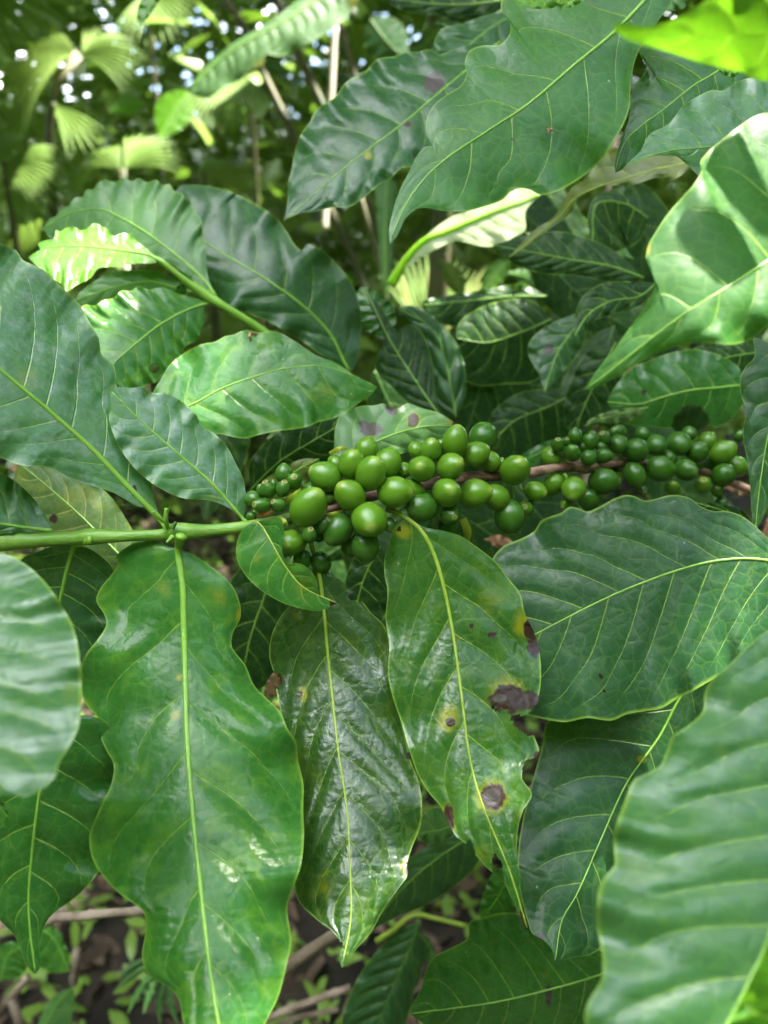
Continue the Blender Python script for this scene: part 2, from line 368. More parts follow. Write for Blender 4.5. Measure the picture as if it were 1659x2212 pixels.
def auto(b, t, wl, wr=None, bend=0.0, n=13, acum=.35, wav=.0, seed=0, nw=6):
    rng = random.Random(seed); wr = wl if wr is None else wr
    b = np.array(b, float); t = np.array(t, float); d = t - b; L = np.linalg.norm(d); u = d / L; nrm = np.array([-u[1], u[0]])
    mid = [b + d * s + nrm * bend * L * math.sin(math.pi * s) for s in np.linspace(0, 1, 7)]
    def edge(sg, w):
        out = []; ph = rng.uniform(0, 6.28)
        for s in np.linspace(0, 1, n)[1:-1]:
            prof = math.sin(math.pi * s ** .92) ** .75 * (1 - acum * s ** 3.2)
            prof *= 1 + wav * math.sin(2 * math.pi * nw * s + ph)
            out.append(b + d * s + nrm * bend * L * math.sin(math.pi * s) + nrm * sg * w * prof)
        return out
    return [tuple(q) for q in mid], [tuple(q) for q in edge(1, wl)], [tuple(q) for q in edge(-1, wr)]

# ================================================================== THE FRUITING BRANCH
stem_px = [(-90, 1178, .283), (0, 1169, .285), (90, 1166, .287), (172, 1162, .289), (185, 1160, .289), (270, 1158, .290), (355, 1154, .292), (375, 1150, .292),
           (450, 1146, .294), (530, 1138, .296), (610, 1124, .301), (714, 1096, .306), (820, 1068, .311), (918, 1048, .317), (991, 1034, .325), (1061, 1028, .333),
           (1142, 1022, .345), (1190, 1013, .353), (1249, 1008, .362), (1265, 1010, .365), (1290, 1009, .370), (1340, 1000, .380), (1440, 1005, .395), (1530, 1022, .408), (1620, 1058, .420), (1720, 1085, .430)]
stem_r = [24, 23, 16, 15, 18, 12.5, 13, 20, 13.5, 13, 12, 11, 11, 12, 13, 12, 11, 10.5, 11, 14, 8.5, 8, 8, 8, 8.5, 9]
sp = np.array(stem_px)
br = empty('coffee_branch', P1(*stem_px[1]), 'fruiting coffee branch, green at the leafy end and brown under its clusters of green cherries', 'coffee branch')
dense = spline(np.column_stack([sp, stem_r]), 220)
Vt, Ft = tube_mesh(P(dense[:, 0], dense[:, 1], dense[:, 2]), dense[:, 3] * dense[:, 2] / F, 16)
st = mesh_obj('stem', Vt, Ft, M['stem'], br)
fattr(st.data, 'along', np.repeat(np.linspace(0, 1, 220), 16))

# leaf A: large pale leaf running off the left edge
LEAF(br, [(352, 1128), (328, 1103), (272, 1047), (200, 971), (110, 891), (0, 798), (-130, 690), (-300, 545)],
     [(340, 1118), (322, 1097), (300, 1094), (240, 1062), (175, 1042), (130, 1023), (105, 1009), (50, 1006), (0, 988), (-80, 960), (-190, 850), (-270, 700)],
     [(334, 1085), (328, 1043), (327, 964), (312, 904), (284, 858), (276, 846), (252, 838), (251, 813), (245, 788), (219, 765), (214, 733), (192, 693), (172, 658), (150, 636), (125, 611), (90, 581), (48, 560), (38, 543), (0, 524), (-90, 480), (-200, 480)],
     [.292, .283, .272, .262, .255], 'bluish', fold=(-.5, .65), rip=(.0012, 6, 0), quilt=.0005, nv=12, va=.10, rb=10, rt=3,
     pet=[(368, 1146, .290)], spots=[(245, 842, 26, 'w'), (58, 820, 60, 'w'), (290, 1062, (9, 20), 'b'), (278, 838, 7, 'b')], ntt=130)
# leaf B: smaller leaf behind it
LEAF(br, [(526, 1122), (505, 1097), (460, 1047), (390, 985), (317, 921), (240, 845)],
     [(492, 1096), (450, 1081), (400, 1077), (370, 1067), (330, 1045), (285, 1005), (250, 950), (235, 900)],
     [(531, 1087), (525, 1033), (510, 1003), (492, 968), (465, 938), (437, 920), (425, 898), (395, 869), (360, 850), (325, 848), (312, 837), (280, 838), (255, 836)],
     [.298, .293, .290], 'bluish', fold=(-.4, .55), rip=(.0008, 6, 1), quilt=.0004, nv=10, va=.12, rb=6, rt=2, pet=[(535, 1133, .296)],
     spots=[(315, 850, 24, 'w'), (460, 1080, 45, 'w')])
# small leaf at the left edge above the stem
LEAF(br, [(112, 1146), (60, 1140), (0, 1131), (-120, 1105)], [(100, 1149), (40, 1150), (-60, 1150)],
     [(110, 1143), (97, 1110), (80, 1085), (40, 1045), (0, 1020), (-60, 1005), (-110, 1050)], [.287, .280, .272], 'bluish', fold=(.1, .3), nv=7, rb=6, rt=2)
# dark leaf hanging behind the left node
LEAF(br, [(160, 1178), (150, 1210), (130, 1297), (112, 1390), (95, 1490)],
     [(120, 1178), (80, 1192), (50, 1205), (25, 1240), (15, 1310), (40, 1400), (70, 1460)],
     [(185, 1182), (205, 1192), (240, 1222), (255, 1260), (250, 1320), (215, 1410), (150, 1470)], [.294, .300, .302], 'matte', fold=(.2, .2), nv=8, rb=8, rt=2,
     pet=[(196, 1166, .284)], spots=[(75, 1207, 18, 'w')])
# leaf D: big fresh leaf in the middle, hanging towards the viewer
LEAF(br, [(384, 1183), (388, 1220), (395, 1267), (397, 1342), (400, 1442), (402, 1542), (407, 1641), (415, 1741), (430, 1891), (447, 2041), (472, 2211), (500, 2340)],
     [(365, 1180), (325, 1166), (295, 1170), (265, 1187), (250, 1203), (255, 1218), (240, 1242), (216, 1272), (208, 1297), (225, 1327), (230, 1347), (212, 1380), (186, 1412), (173, 1447), (172, 1487), (186, 1522), (211, 1552), (217, 1592), (230, 1622), (245, 1650), (241, 1691), (211, 1756), (193, 1806), (200, 1856), (225, 1896), (265, 1936), (309, 1968), (315, 2006), (307, 2066), (320, 2106), (365, 2133), (387, 2161), (397, 2211), (440, 2300)],
     [(395, 1188), (425, 1202), (460, 1227), (495, 1257), (515, 1292), (520, 1332), (503, 1367), (501, 1397), (530, 1437), (550, 1482), (580, 1512), (605, 1537), (622, 1575), (640, 1602), (645, 1646), (656, 1696), (655, 1751), (657, 1801), (650, 1871), (636, 1911), (621, 1961), (629, 2031), (620, 2081), (600, 2156), (575, 2206), (540, 2290)],
     [.292, .283, .264, .244, .226, .212], 'fresh', fold=(.12, .30), dome=.05, rip=(.0045, 4.2, .5), quilt=.0019, nv=9, va=.16, rb=11, rt=5, curl=.06,
     pet=[(392, 1158, .286)], spots=[(380, 1545, 16, 'y'), (382, 1547, (7, 9), 'b'), (388, 1463, 14, 'y'), (393, 1467, 7, 'g'), (516, 1330, (10, 26), 'y'), (660, 1870, 30, 'w'), (470, 1290, 55, 'w'), (350, 1270, 50, 'w')], ntt=170, nvv=20)
# leaf E: small curled leaf below the cherries
LEAF(br, [(554, 1126), (566, 1137), (590, 1178), (616, 1222), (655, 1268), (728, 1303)],
     [(530, 1137), (513, 1167), (512, 1207), (530, 1242), (560, 1272), (600, 1297), (640, 1312), (690, 1319)],
     [(590, 1122), (606, 1119), (613, 1140), (612, 1170), (611, 1196), (621, 1216), (645, 1217), (668, 1229), (684, 1254), (692, 1286)],
     [.293, .288, .286, .285], 'fresh', fold=(.10, -.55), rip=(.0005, 4, 0), quilt=.0004, nv=7, rb=5, rt=1.5, rib='rib_yellow', pet=[(548, 1130, .294)],
     spots=[(655, 1268, 60, 'w'), (556, 1165, 30, 'w'), (556, 1208, 26, 'w'), (722, 1303, 14, 'b')], ntt=80)
# leaf F: dark glossy leaf hanging below the cherries
LEAF(br, [(680, 1205), (690, 1242), (700, 1322), (710, 1432), (722, 1542), (730, 1616), (750, 1756), (757, 1891), (757, 1991), (738, 2090)],
     [(672, 1235), (655, 1290), (620, 1314), (600, 1342), (585, 1377), (582, 1422), (590, 1450), (592, 1470), (597, 1492), (603, 1520), (610, 1560), (625, 1620), (640, 1700), (642, 1800), (634, 1880), (636, 1916), (646, 1948), (690, 1991), (722, 2015), (733, 2040), (732, 2071)],
     [(700, 1228), (727, 1247), (752, 1268), (766, 1288), (785, 1302), (800, 1322), (832, 1355), (850, 1430), (860, 1520), (878, 1600), (890, 1650), (904, 1686), (912, 1741), (908, 1785), (890, 1831), (879, 1868), (880, 1890), (860, 1921), (829, 1963), (800, 2016), (768, 2052), (748, 2084)],
     [.306, .302, .286, .268, .252], 'gloss', fold=(.30, .18), rip=(.0018, 4, 2), quilt=.0014, nv=10, va=.17, rb=6, rt=1.6, rib='rib_yellow',
     pet=[(668, 1150, .301), (672, 1172, .302)], bites=[[(575, 1450), (590, 1450), (604, 1462), (608, 1476), (597, 1490), (580, 1505), (560, 1480)], [(744, 1250), (752, 1290), (762, 1298), (778, 1298), (800, 1290), (790, 1260)], [(716, 2018), (738, 2034), (744, 2044), (734, 2052), (731, 2075), (715, 2060)]],
     spots=[(880, 1872, 26, 'y'), (884, 1874, (14, 22), 'bg'), (655, 1500, (16, 30), 'y'), (648, 1500, 10, 'b'), (700, 1915, 70, 'w'), (690, 1915, 30, 'w'), (596, 1470, 22, 'b'), (756, 1290, 12, 'g'), (884, 1632, 12, 'b'), (640, 1330, 30, 'w')], ntt=150, nvv=20)
# leaf G: spotted, bitten leaf
LEAF(br, [(868, 1113), (885, 1124), (904, 1139), (929, 1177), (949, 1232), (964, 1292), (979, 1372), (992, 1462), (1002, 1542), (1012, 1621), (1027, 1691), (1049, 1756), (1074, 1816), (1099, 1876), (1117, 1931), (1140, 2009)],
     [(862, 1125), (849, 1142), (839, 1177), (830, 1212), (831, 1245), (837, 1277), (833, 1337), (841, 1392), (838, 1457), (852, 1517), (869, 1567), (884, 1621), (904, 1676), (929, 1716), (949, 1738), (985, 1806), (1005, 1822), (1030, 1850), (1059, 1881), (1085, 1900), (1104, 1938), (1117, 1963), (1129, 1996)],
     [(919, 1139), (954, 1146), (994, 1158), (1039, 1188), (1074, 1217), (1099, 1250), (1124, 1283), (1134, 1325), (1154, 1367), (1165, 1405), (1169, 1467), (1160, 1525), (1150, 1575), (1164, 1626), (1135, 1650), (1128, 1681), (1149, 1716), (1130, 1751), (1119, 1791), (1117, 1841), (1122, 1891), (1125, 1951), (1132, 1985)],
     [.303, .298, .285, .270, .258], 'spotted', fold=(.10, .25), rip=(.0012, 5, 1), quilt=.0014, nv=9, va=.17, rb=7, rt=1.6, rib='rib_yellow',
     pet=[(836, 1098, .308), (850, 1104, .305)],
     bites=[[(1058, 1512), (1075, 1530), (1100, 1531), (1106, 1543), (1140, 1545), (1156, 1525), (1180, 1530), (1180, 1580), (1144, 1590), (1125, 1578), (1108, 1566), (1100, 1540), (1080, 1540), (1062, 1528)],
            [(1015, 1812), (1022, 1828), (1029, 1853), (1056, 1878), (1040, 1890), (1005, 1850), (1002, 1824)], [(1064, 1884), (1062, 1853), (1070, 1843), (1086, 1866), (1089, 1906), (1078, 1905)], [(1166, 1600), (1172, 1634), (1150, 1640), (1136, 1640), (1128, 1660), (1150, 1690), (1180, 1680)]],
     spots=[(1063, 1721, 55, 'y'), (1064, 1720, (44, 40), 'b'), (1063, 1722, (30, 26), 'g'), (1095, 1497, (64, 54), 'y'), (1098, 1510, (62, 46), 'b'), (1078, 1508, (24, 14), 'g'), (1140, 1512, (40, 30), 'b'),
            (1134, 1350, (36, 44), 'y'), (1143, 1360, (18, 34), 'b'), (1155, 1395, (22, 40), 'b'), (968, 1552, (36, 46), 'y'), (974, 1560, 15, 'b'), (966, 1775, (24, 62), 'y'), (968, 1772, (18, 52), 'b'),
            (1045, 1850, (60, 60), 'w'), (1132, 1990, (18, 40), 'b'), (1017, 1352, 8, 'b'), (1063, 1371, (16, 9), 'b'), (872, 1148, 26, 'y'), (862, 1142, 8, 'b'), (1162, 1632, 14, 'b'), (1060, 1290, 60, 'w'), (1120, 1760, 40, 'w'), (1060, 1322, 40, 'w')], ntt=170, nvv=22)
# little stalked fruitlets at the node
def tube_part(name, pts, r0, r1, mat, parent, n=14, seg=8):
    a = np.array(pts, float); q = spline(a, n) if len(a) > 2 else resample(a, n)
    rr = np.linspace(r0, r1, n) * q[:, 2] / F
    V, Fc = tube_mesh(P(q[:, 0], q[:, 1], q[:, 2]), rr, seg); return mesh_obj(name, V, Fc, mat, parent)
tube_part('fruit_stalk', [(362, 1140, .289), (358, 1122, .286), (360, 1098, .285)], 5, 5, M['rib'], br)
tube_part('fruit_stalk', [(354, 1126, .287), (340, 1115, .285), (330, 1104, .284)], 5, 4.5, M['rib'], br)
tube_part('bud', [(372, 1160, .286), (366, 1166, .284), (360, 1172, .283)], 6, 2, M['rib'], br)
tube_part('bud', [(372, 1140, .287), (380, 1128, .286)], 7, 3, M['rib_dark'], br)

# ---- cherries
def cherry_proto(kind):
    V, Fc, pole = [], [], []; nr, ns = 18, 22
    for i in range(nr + 1):
        th = math.pi * i / nr; s = math.sin(th); c = math.cos(th)
        rad = s * (1 - .10 * max(0, c) ** 2 * (1 if kind != 2 else 1.8)) ; zz = 1.17 * c + (.05 * max(0, c) ** 6)
        if kind == 1: zz *= 1.06
        for k in range(ns):
            a = 2 * math.pi * k / ns
            lob = 1 + .022 * math.cos(2 * a + .4 * kind) + .010 * math.cos(5 * a + kind) * max(0, c)
            V.append((rad * lob * math.cos(a), rad * lob * math.sin(a) * (.95 if kind == 1 else .98), zz)); pole.append(max(0, c) ** 3)
    for i in range(nr):
        for k in range(ns):
            Fc.append((i * ns + k, (i + 1) * ns + k, (i + 1) * ns + (k + 1) % ns, i * ns + (k + 1) % ns))
    bm = bmesh.new(); lay = bm.verts.layers.float.new('pole'); vs = [bm.verts.new(v) for v in V]
    for v, p_ in zip(vs, pole): v[lay] = p_
    bm.verts.ensure_lookup_table()
    for f in Fc: bm.faces.new([vs[k] for k in f])
    bmesh.ops.remove_doubles(bm, verts=bm.verts, dist=1e-4); bmesh.ops.recalc_face_normals(bm, faces=bm.faces)
    me = bpy.data.meshes.new('cherry'); bm.to_mesh(me); bm.free(); me.polygons.foreach_set('use_smooth', [True] * len(me.polygons)); return me
def calyx_proto(big):
    prof = [(.30, 1.105), (.25, 1.165), (.19, 1.195), (.16, 1.185), (.13, 1.150), (.09, 1.145), (.055, 1.165), (.03, 1.14), (.0, 1.12)]
    k0 = 1.0 if not big else 1.45; ns = 16; V, Fc = [], []
    for r, zz in prof:
        for k in range(ns): a = 2 * math.pi * k / ns; V.append((r * k0 * math.cos(a) * .9, r * k0 * math.sin(a) * .9, zz + (.05 if big else 0)))
    for i in range(len(prof) - 1):
        for k in range(ns): Fc.append((i * ns + k, i * ns + (k + 1) % ns, (i + 1) * ns + (k + 1) % ns, (i + 1) * ns + k))
    bm = bmesh.new(); vs = [bm.verts.new(v) for v in V]
    for n_, f in enumerate(Fc):
        q = bm.faces.new([vs[k] for k in f]); q.material_index = 1 if n_ // ns in (3, 4, 6, 7) else 0
    bmesh.ops.remove_doubles(bm, verts=bm.verts, dist=1e-4); bmesh.ops.recalc_face_normals(bm, faces=bm.faces)
    me = bpy.data.meshes.new('calyx'); bm.to_mesh(me); bm.free(); me.polygons.foreach_set('use_smooth', [True] * len(me.polygons))
    me.materials.append(M['petal']); me.materials.append(M['calyx_dark']); return me
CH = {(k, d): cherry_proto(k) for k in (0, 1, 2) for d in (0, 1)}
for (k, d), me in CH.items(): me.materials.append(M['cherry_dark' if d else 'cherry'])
CX = {0: calyx_proto(False), 1: calyx_proto(True)}
FR = {1: (515.7, 899.7), 2: (822.9, 899.7), 3: (1130.1, 899.7), 4: (1329.8, 899.7)}
NCH = [0]
def stem_depth(x): return float(np.interp(x, sp[:, 0], sp[:, 2]))
def cherry(fr, zx, zy, rx, ry, ax, lift=0.0, dark=0, big=0, label=None):
    """fr frame, centre, half sizes in zoomed pixels; ax = (dx,dy,dz) long axis towards the calyx, in picture right / down / towards the viewer"""
    x0, y0 = FR[fr]; x = x0 + zx / 5.04; y = y0 + zy / 5.04; rx /= 5.04; ry /= 5.04
    a = np.array(ax, float); a[2] = a[2] if len(ax) > 2 else 0
    a /= np.linalg.norm(a); flat = math.hypot(a[0], a[1])
    r = 1.05 * math.sqrt(rx * ry) / (1 + .065 * flat)
    z = stem_depth(x) - lift
    rw = r * z / F
    c = P1(x, y, z)
    d = camdir(a[0], -a[1], a[2]); k = NCH[0] % 3; NCH[0] += 1
    q = Vector(d).to_track_quat('Z', 'Y').to_matrix().to_4x4() @ Matrix.Rotation(random.uniform(0, 6.28), 4, 'Z')
    o = bpy.data.objects.new('cherry', CH[(k, dark)]); C.objects.link(o); o.parent = br
    s = random.uniform(.985, 1.015)
    o.matrix_local = Matrix.Translation(Vector(c - np.array(br['_o']))) @ q @ Matrix.Diagonal((rw * s, rw * s, rw, 1))
    if label: o['label'] = label
    if a[2] > -.4:
        cx = bpy.data.objects.new('calyx', CX[big]); C.objects.link(cx); cx.parent = o
    # stalk towards the stem
    if False: pass
    return o
U, Dn, Lf, Rt, Tw = (0, -1), (0, 1), (-1, 0), (1, 0), (0, 0)
def ca(cx, cy, zx, zy, r):      # long axis from where the calyx shows
    dx, dy = (zx - cx) / (r * 1.12), (zy - cy) / (r * 1.12); m = dx * dx + dy * dy
    if m > .97: k = math.sqrt(.97 / m); dx *= k; dy *= k; m = .97
    return (dx, dy, math.sqrt(1 - m))
small = 1
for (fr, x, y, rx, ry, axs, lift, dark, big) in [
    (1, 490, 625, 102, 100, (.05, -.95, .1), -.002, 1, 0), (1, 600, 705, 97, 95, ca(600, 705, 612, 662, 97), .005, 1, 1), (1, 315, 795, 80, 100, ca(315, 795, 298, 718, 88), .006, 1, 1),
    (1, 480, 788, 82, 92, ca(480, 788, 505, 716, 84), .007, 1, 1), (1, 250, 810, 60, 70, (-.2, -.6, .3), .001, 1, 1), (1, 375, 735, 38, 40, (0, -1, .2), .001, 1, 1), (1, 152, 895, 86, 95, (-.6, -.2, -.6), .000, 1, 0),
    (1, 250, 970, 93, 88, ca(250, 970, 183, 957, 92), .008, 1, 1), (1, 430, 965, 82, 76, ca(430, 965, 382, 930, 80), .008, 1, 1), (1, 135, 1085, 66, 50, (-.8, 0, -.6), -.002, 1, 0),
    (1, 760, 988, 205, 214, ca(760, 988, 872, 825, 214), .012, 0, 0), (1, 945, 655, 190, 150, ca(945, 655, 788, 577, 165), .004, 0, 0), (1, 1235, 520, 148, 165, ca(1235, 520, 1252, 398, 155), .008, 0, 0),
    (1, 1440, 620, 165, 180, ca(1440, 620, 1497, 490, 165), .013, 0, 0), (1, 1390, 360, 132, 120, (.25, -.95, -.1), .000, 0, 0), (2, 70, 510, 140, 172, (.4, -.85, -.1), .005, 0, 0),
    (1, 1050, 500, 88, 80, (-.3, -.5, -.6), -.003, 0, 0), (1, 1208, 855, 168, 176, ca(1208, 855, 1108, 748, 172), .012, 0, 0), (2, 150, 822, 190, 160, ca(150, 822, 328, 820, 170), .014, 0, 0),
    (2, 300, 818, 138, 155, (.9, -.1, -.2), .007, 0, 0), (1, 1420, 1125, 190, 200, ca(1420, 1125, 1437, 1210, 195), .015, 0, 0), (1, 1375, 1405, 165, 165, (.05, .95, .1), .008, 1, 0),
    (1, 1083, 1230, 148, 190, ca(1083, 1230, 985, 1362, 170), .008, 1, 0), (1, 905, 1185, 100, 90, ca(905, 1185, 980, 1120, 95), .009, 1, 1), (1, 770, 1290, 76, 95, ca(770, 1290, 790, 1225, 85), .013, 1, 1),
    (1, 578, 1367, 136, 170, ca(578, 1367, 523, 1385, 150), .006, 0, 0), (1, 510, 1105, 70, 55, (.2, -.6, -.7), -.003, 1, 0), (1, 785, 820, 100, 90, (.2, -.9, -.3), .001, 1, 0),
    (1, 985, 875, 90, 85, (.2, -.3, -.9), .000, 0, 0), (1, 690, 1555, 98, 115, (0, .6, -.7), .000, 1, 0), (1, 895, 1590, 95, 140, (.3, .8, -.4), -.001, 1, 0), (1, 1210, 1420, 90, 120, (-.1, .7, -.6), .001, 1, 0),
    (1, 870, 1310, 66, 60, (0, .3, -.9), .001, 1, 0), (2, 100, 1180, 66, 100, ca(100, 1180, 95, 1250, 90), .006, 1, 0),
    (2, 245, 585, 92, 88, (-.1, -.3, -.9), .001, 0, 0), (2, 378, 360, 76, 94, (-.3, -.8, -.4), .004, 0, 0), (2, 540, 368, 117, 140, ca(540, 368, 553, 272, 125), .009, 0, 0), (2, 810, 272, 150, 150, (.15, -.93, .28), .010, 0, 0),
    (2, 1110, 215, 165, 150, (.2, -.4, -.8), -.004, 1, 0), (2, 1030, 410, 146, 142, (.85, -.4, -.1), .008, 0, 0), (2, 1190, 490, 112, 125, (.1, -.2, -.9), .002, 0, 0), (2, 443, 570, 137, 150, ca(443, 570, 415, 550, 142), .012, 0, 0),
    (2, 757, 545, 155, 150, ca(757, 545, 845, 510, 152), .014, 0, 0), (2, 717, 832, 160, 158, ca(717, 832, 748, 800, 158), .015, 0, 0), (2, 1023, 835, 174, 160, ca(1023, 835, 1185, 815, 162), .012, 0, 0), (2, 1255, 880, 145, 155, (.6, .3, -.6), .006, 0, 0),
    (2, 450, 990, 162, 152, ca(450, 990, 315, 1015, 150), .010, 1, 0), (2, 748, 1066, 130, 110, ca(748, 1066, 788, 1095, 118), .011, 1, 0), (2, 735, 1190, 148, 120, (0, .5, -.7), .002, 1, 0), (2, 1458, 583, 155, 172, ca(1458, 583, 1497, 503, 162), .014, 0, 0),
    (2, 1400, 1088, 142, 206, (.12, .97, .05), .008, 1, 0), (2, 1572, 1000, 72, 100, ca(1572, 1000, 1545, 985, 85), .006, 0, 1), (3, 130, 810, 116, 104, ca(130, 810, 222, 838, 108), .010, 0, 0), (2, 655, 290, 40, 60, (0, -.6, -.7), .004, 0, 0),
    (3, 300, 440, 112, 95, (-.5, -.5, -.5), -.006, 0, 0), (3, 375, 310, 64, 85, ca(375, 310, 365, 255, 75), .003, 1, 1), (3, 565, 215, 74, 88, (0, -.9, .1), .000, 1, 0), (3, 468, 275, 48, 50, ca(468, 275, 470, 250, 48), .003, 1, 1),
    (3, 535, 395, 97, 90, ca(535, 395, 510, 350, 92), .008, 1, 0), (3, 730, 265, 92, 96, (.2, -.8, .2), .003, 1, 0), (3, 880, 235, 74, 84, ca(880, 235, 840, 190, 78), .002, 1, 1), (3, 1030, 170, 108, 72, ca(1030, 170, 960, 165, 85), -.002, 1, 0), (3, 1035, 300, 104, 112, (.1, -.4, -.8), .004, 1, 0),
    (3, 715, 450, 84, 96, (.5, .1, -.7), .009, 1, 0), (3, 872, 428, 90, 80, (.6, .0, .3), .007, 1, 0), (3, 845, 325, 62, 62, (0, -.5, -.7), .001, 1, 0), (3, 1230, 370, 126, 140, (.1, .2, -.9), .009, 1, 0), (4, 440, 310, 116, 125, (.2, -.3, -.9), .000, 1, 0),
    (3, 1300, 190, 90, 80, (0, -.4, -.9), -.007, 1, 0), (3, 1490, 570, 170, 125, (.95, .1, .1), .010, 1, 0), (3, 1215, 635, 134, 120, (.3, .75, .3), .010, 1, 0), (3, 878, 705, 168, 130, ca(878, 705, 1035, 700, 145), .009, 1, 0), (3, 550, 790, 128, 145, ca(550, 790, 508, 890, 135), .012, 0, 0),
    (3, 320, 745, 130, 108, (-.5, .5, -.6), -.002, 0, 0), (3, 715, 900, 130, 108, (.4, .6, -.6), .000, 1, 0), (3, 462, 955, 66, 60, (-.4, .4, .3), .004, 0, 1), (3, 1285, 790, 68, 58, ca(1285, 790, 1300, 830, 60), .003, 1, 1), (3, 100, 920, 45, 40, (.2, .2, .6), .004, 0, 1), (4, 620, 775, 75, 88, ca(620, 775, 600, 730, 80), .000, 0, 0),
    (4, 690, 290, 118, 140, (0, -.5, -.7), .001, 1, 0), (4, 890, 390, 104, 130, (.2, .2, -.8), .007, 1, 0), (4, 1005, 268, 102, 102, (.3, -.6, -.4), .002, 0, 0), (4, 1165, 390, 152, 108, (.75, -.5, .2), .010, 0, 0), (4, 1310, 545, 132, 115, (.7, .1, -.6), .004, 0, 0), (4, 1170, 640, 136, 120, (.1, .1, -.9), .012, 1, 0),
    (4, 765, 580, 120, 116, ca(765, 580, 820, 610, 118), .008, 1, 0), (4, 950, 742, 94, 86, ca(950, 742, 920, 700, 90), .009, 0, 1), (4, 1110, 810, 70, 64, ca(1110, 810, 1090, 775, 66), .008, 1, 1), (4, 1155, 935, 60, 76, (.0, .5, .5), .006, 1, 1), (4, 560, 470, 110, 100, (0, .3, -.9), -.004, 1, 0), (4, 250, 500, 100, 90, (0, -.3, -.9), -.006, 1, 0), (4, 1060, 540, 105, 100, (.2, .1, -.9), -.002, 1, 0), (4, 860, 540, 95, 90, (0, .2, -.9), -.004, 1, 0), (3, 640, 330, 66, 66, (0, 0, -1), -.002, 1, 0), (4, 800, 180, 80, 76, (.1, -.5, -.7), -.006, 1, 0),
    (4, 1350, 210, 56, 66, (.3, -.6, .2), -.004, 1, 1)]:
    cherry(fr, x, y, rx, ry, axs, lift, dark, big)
# bracts, short stalks and the strap-like yellow-green stipules among the fruit
def strip(name, pts, w, mat, parent, n=16, cup=.3):
    a = spline(np.array(pts, float), n); T = np.gradient(a[:, :2], axis=0); T /= np.linalg.norm(T, axis=1)[:, None] + 1e-9; N = np.stack([-T[:, 1], T[:, 0]], 1)
    ww = np.interp(np.linspace(0, 1, n), np.linspace(0, 1, len(w)), w); V = []
    for i in range(n):
        for k in (-1, -.5, 0, .5, 1):
            V.append(P1(a[i, 0] + N[i, 0] * ww[i] * k, a[i, 1] + N[i, 1] * ww[i] * k, a[i, 2] + cup * ww[i] * abs(k) ** 2 * a[i, 2] / F))
    Fc = [(i * 5 + k, i * 5 + k + 1, (i + 1) * 5 + k + 1, (i + 1) * 5 + k) for i in range(n - 1) for k in range(4)]
    return mesh_obj(name, np.array(V), Fc, M[mat], parent)
strip('bract', [(556, 1113, .292), (570, 1110, .290), (588, 1105, .291)], [3, 5, 1], 'bract', br)
strip('bract', [(698, 1113, .299), (722, 1110, .297), (746, 1102, .302)], [4, 5, 3], 'bract_green', br)
strip('bract', [(612, 1088, .297), (632, 1072, .291), (650, 1055, .290)], [6, 6, 1], 'bract_green', br)
strip('bract', [(712, 980, .309), (733, 970, .305), (752, 968, .308)], [4, 6, 2], 'bract_green', br)
strip('bract', [(600, 1118, .293), (616, 1128, .291), (622, 1136, .292)], [5, 6, 2], 'bract_green', br)
strip('stipule', [(1000, 1120, .322), (1010, 1150, .324), (1006, 1180, .330)], [8, 9, 5], 'bract_green', br)
strip('stipule', [(634, 1208, .300), (636, 1218, .298), (640, 1228, .297)], [1, 4, 3], 'bract_green', br)
for a, b_ in (((1105, 1050, .334), (1108, 1075, .336)), ((1120, 1040, .338), (1126, 1060, .336)), ((1085, 990, .335), (1083, 1000, .334)), ((1218, 1024, .350), (1224, 1032, .350))):
    tube_part('fruit_stalk', [a, b_], 4, 4, M['rib'], br)

# ================================================================== THE BUDDING BRANCH AT UPPER LEFT
b2 = empty('coffee_branch', P1(575, 715, .44), 'slim green coffee shoot with scalloped pale leaves, behind the big leaf at left', 'coffee branch')
q = spline(np.array([(640, 770, .45, 11), (565, 714, .44, 10), (470, 654, .43, 10), (455, 645, .43, 12), (400, 606, .425, 8), (345, 563, .42, 6), (330, 556, .42, 5)], float), 60)
Vt, Ft = tube_mesh(P(q[:, 0], q[:, 1], q[:, 2]), q[:, 3] * q[:, 2] / F, 12); st2 = mesh_obj('stem', Vt, Ft, M['rib'], b2)
LEAF(b2, [(467, 640), (440, 604), (390, 559), (310, 499), (260, 470), (215, 452), (150, 462), (92, 494)],
     [(450, 628), (410, 600), (370, 570), (320, 560), (230, 560), (160, 545), (110, 515)],
     [(450, 600), (446, 570), (444, 535), (437, 500), (433, 470), (420, 458), (414, 440), (400, 428), (392, 418), (378, 415), (366, 398), (350, 400), (338, 388), (318, 394), (300, 384), (285, 392), (268, 383), (250, 394), (228, 388), (210, 397), (200, 410), (186, 410), (180, 424), (160, 428), (148, 444), (132, 450), (122, 466), (106, 474)],
     [.43, .435, .45, .46], 'pale', fold=(-.10, .35), rip=(.003, 9, 0), quilt=.0009, nv=9, va=.06, rb=5, rt=2, label='pale scalloped leaf with raised ribs')
LEAF(b2, [(345, 561), (320, 551), (250, 540), (170, 532), (100, 536), (62, 556)],
     [(335, 568), (300, 569), (250, 576), (212, 580), (196, 600), (166, 616), (142, 629), (130, 612), (100, 596), (80, 575)],
     [(325, 544), (300, 524), (278, 506), (262, 504), (246, 510), (235, 498), (222, 490), (204, 482), (190, 492), (176, 498), (160, 490), (142, 493), (130, 500), (120, 497), (116, 515), (98, 519), (82, 527), (88, 541), (72, 548)],
     [.42, .41, .40], 'young', fold=(-.5, .55), rip=(.0016, 7, 1), quilt=.0003, nv=8, rb=4, rt=1.5, label='bright yellow-green young leaf, folded and glossy')
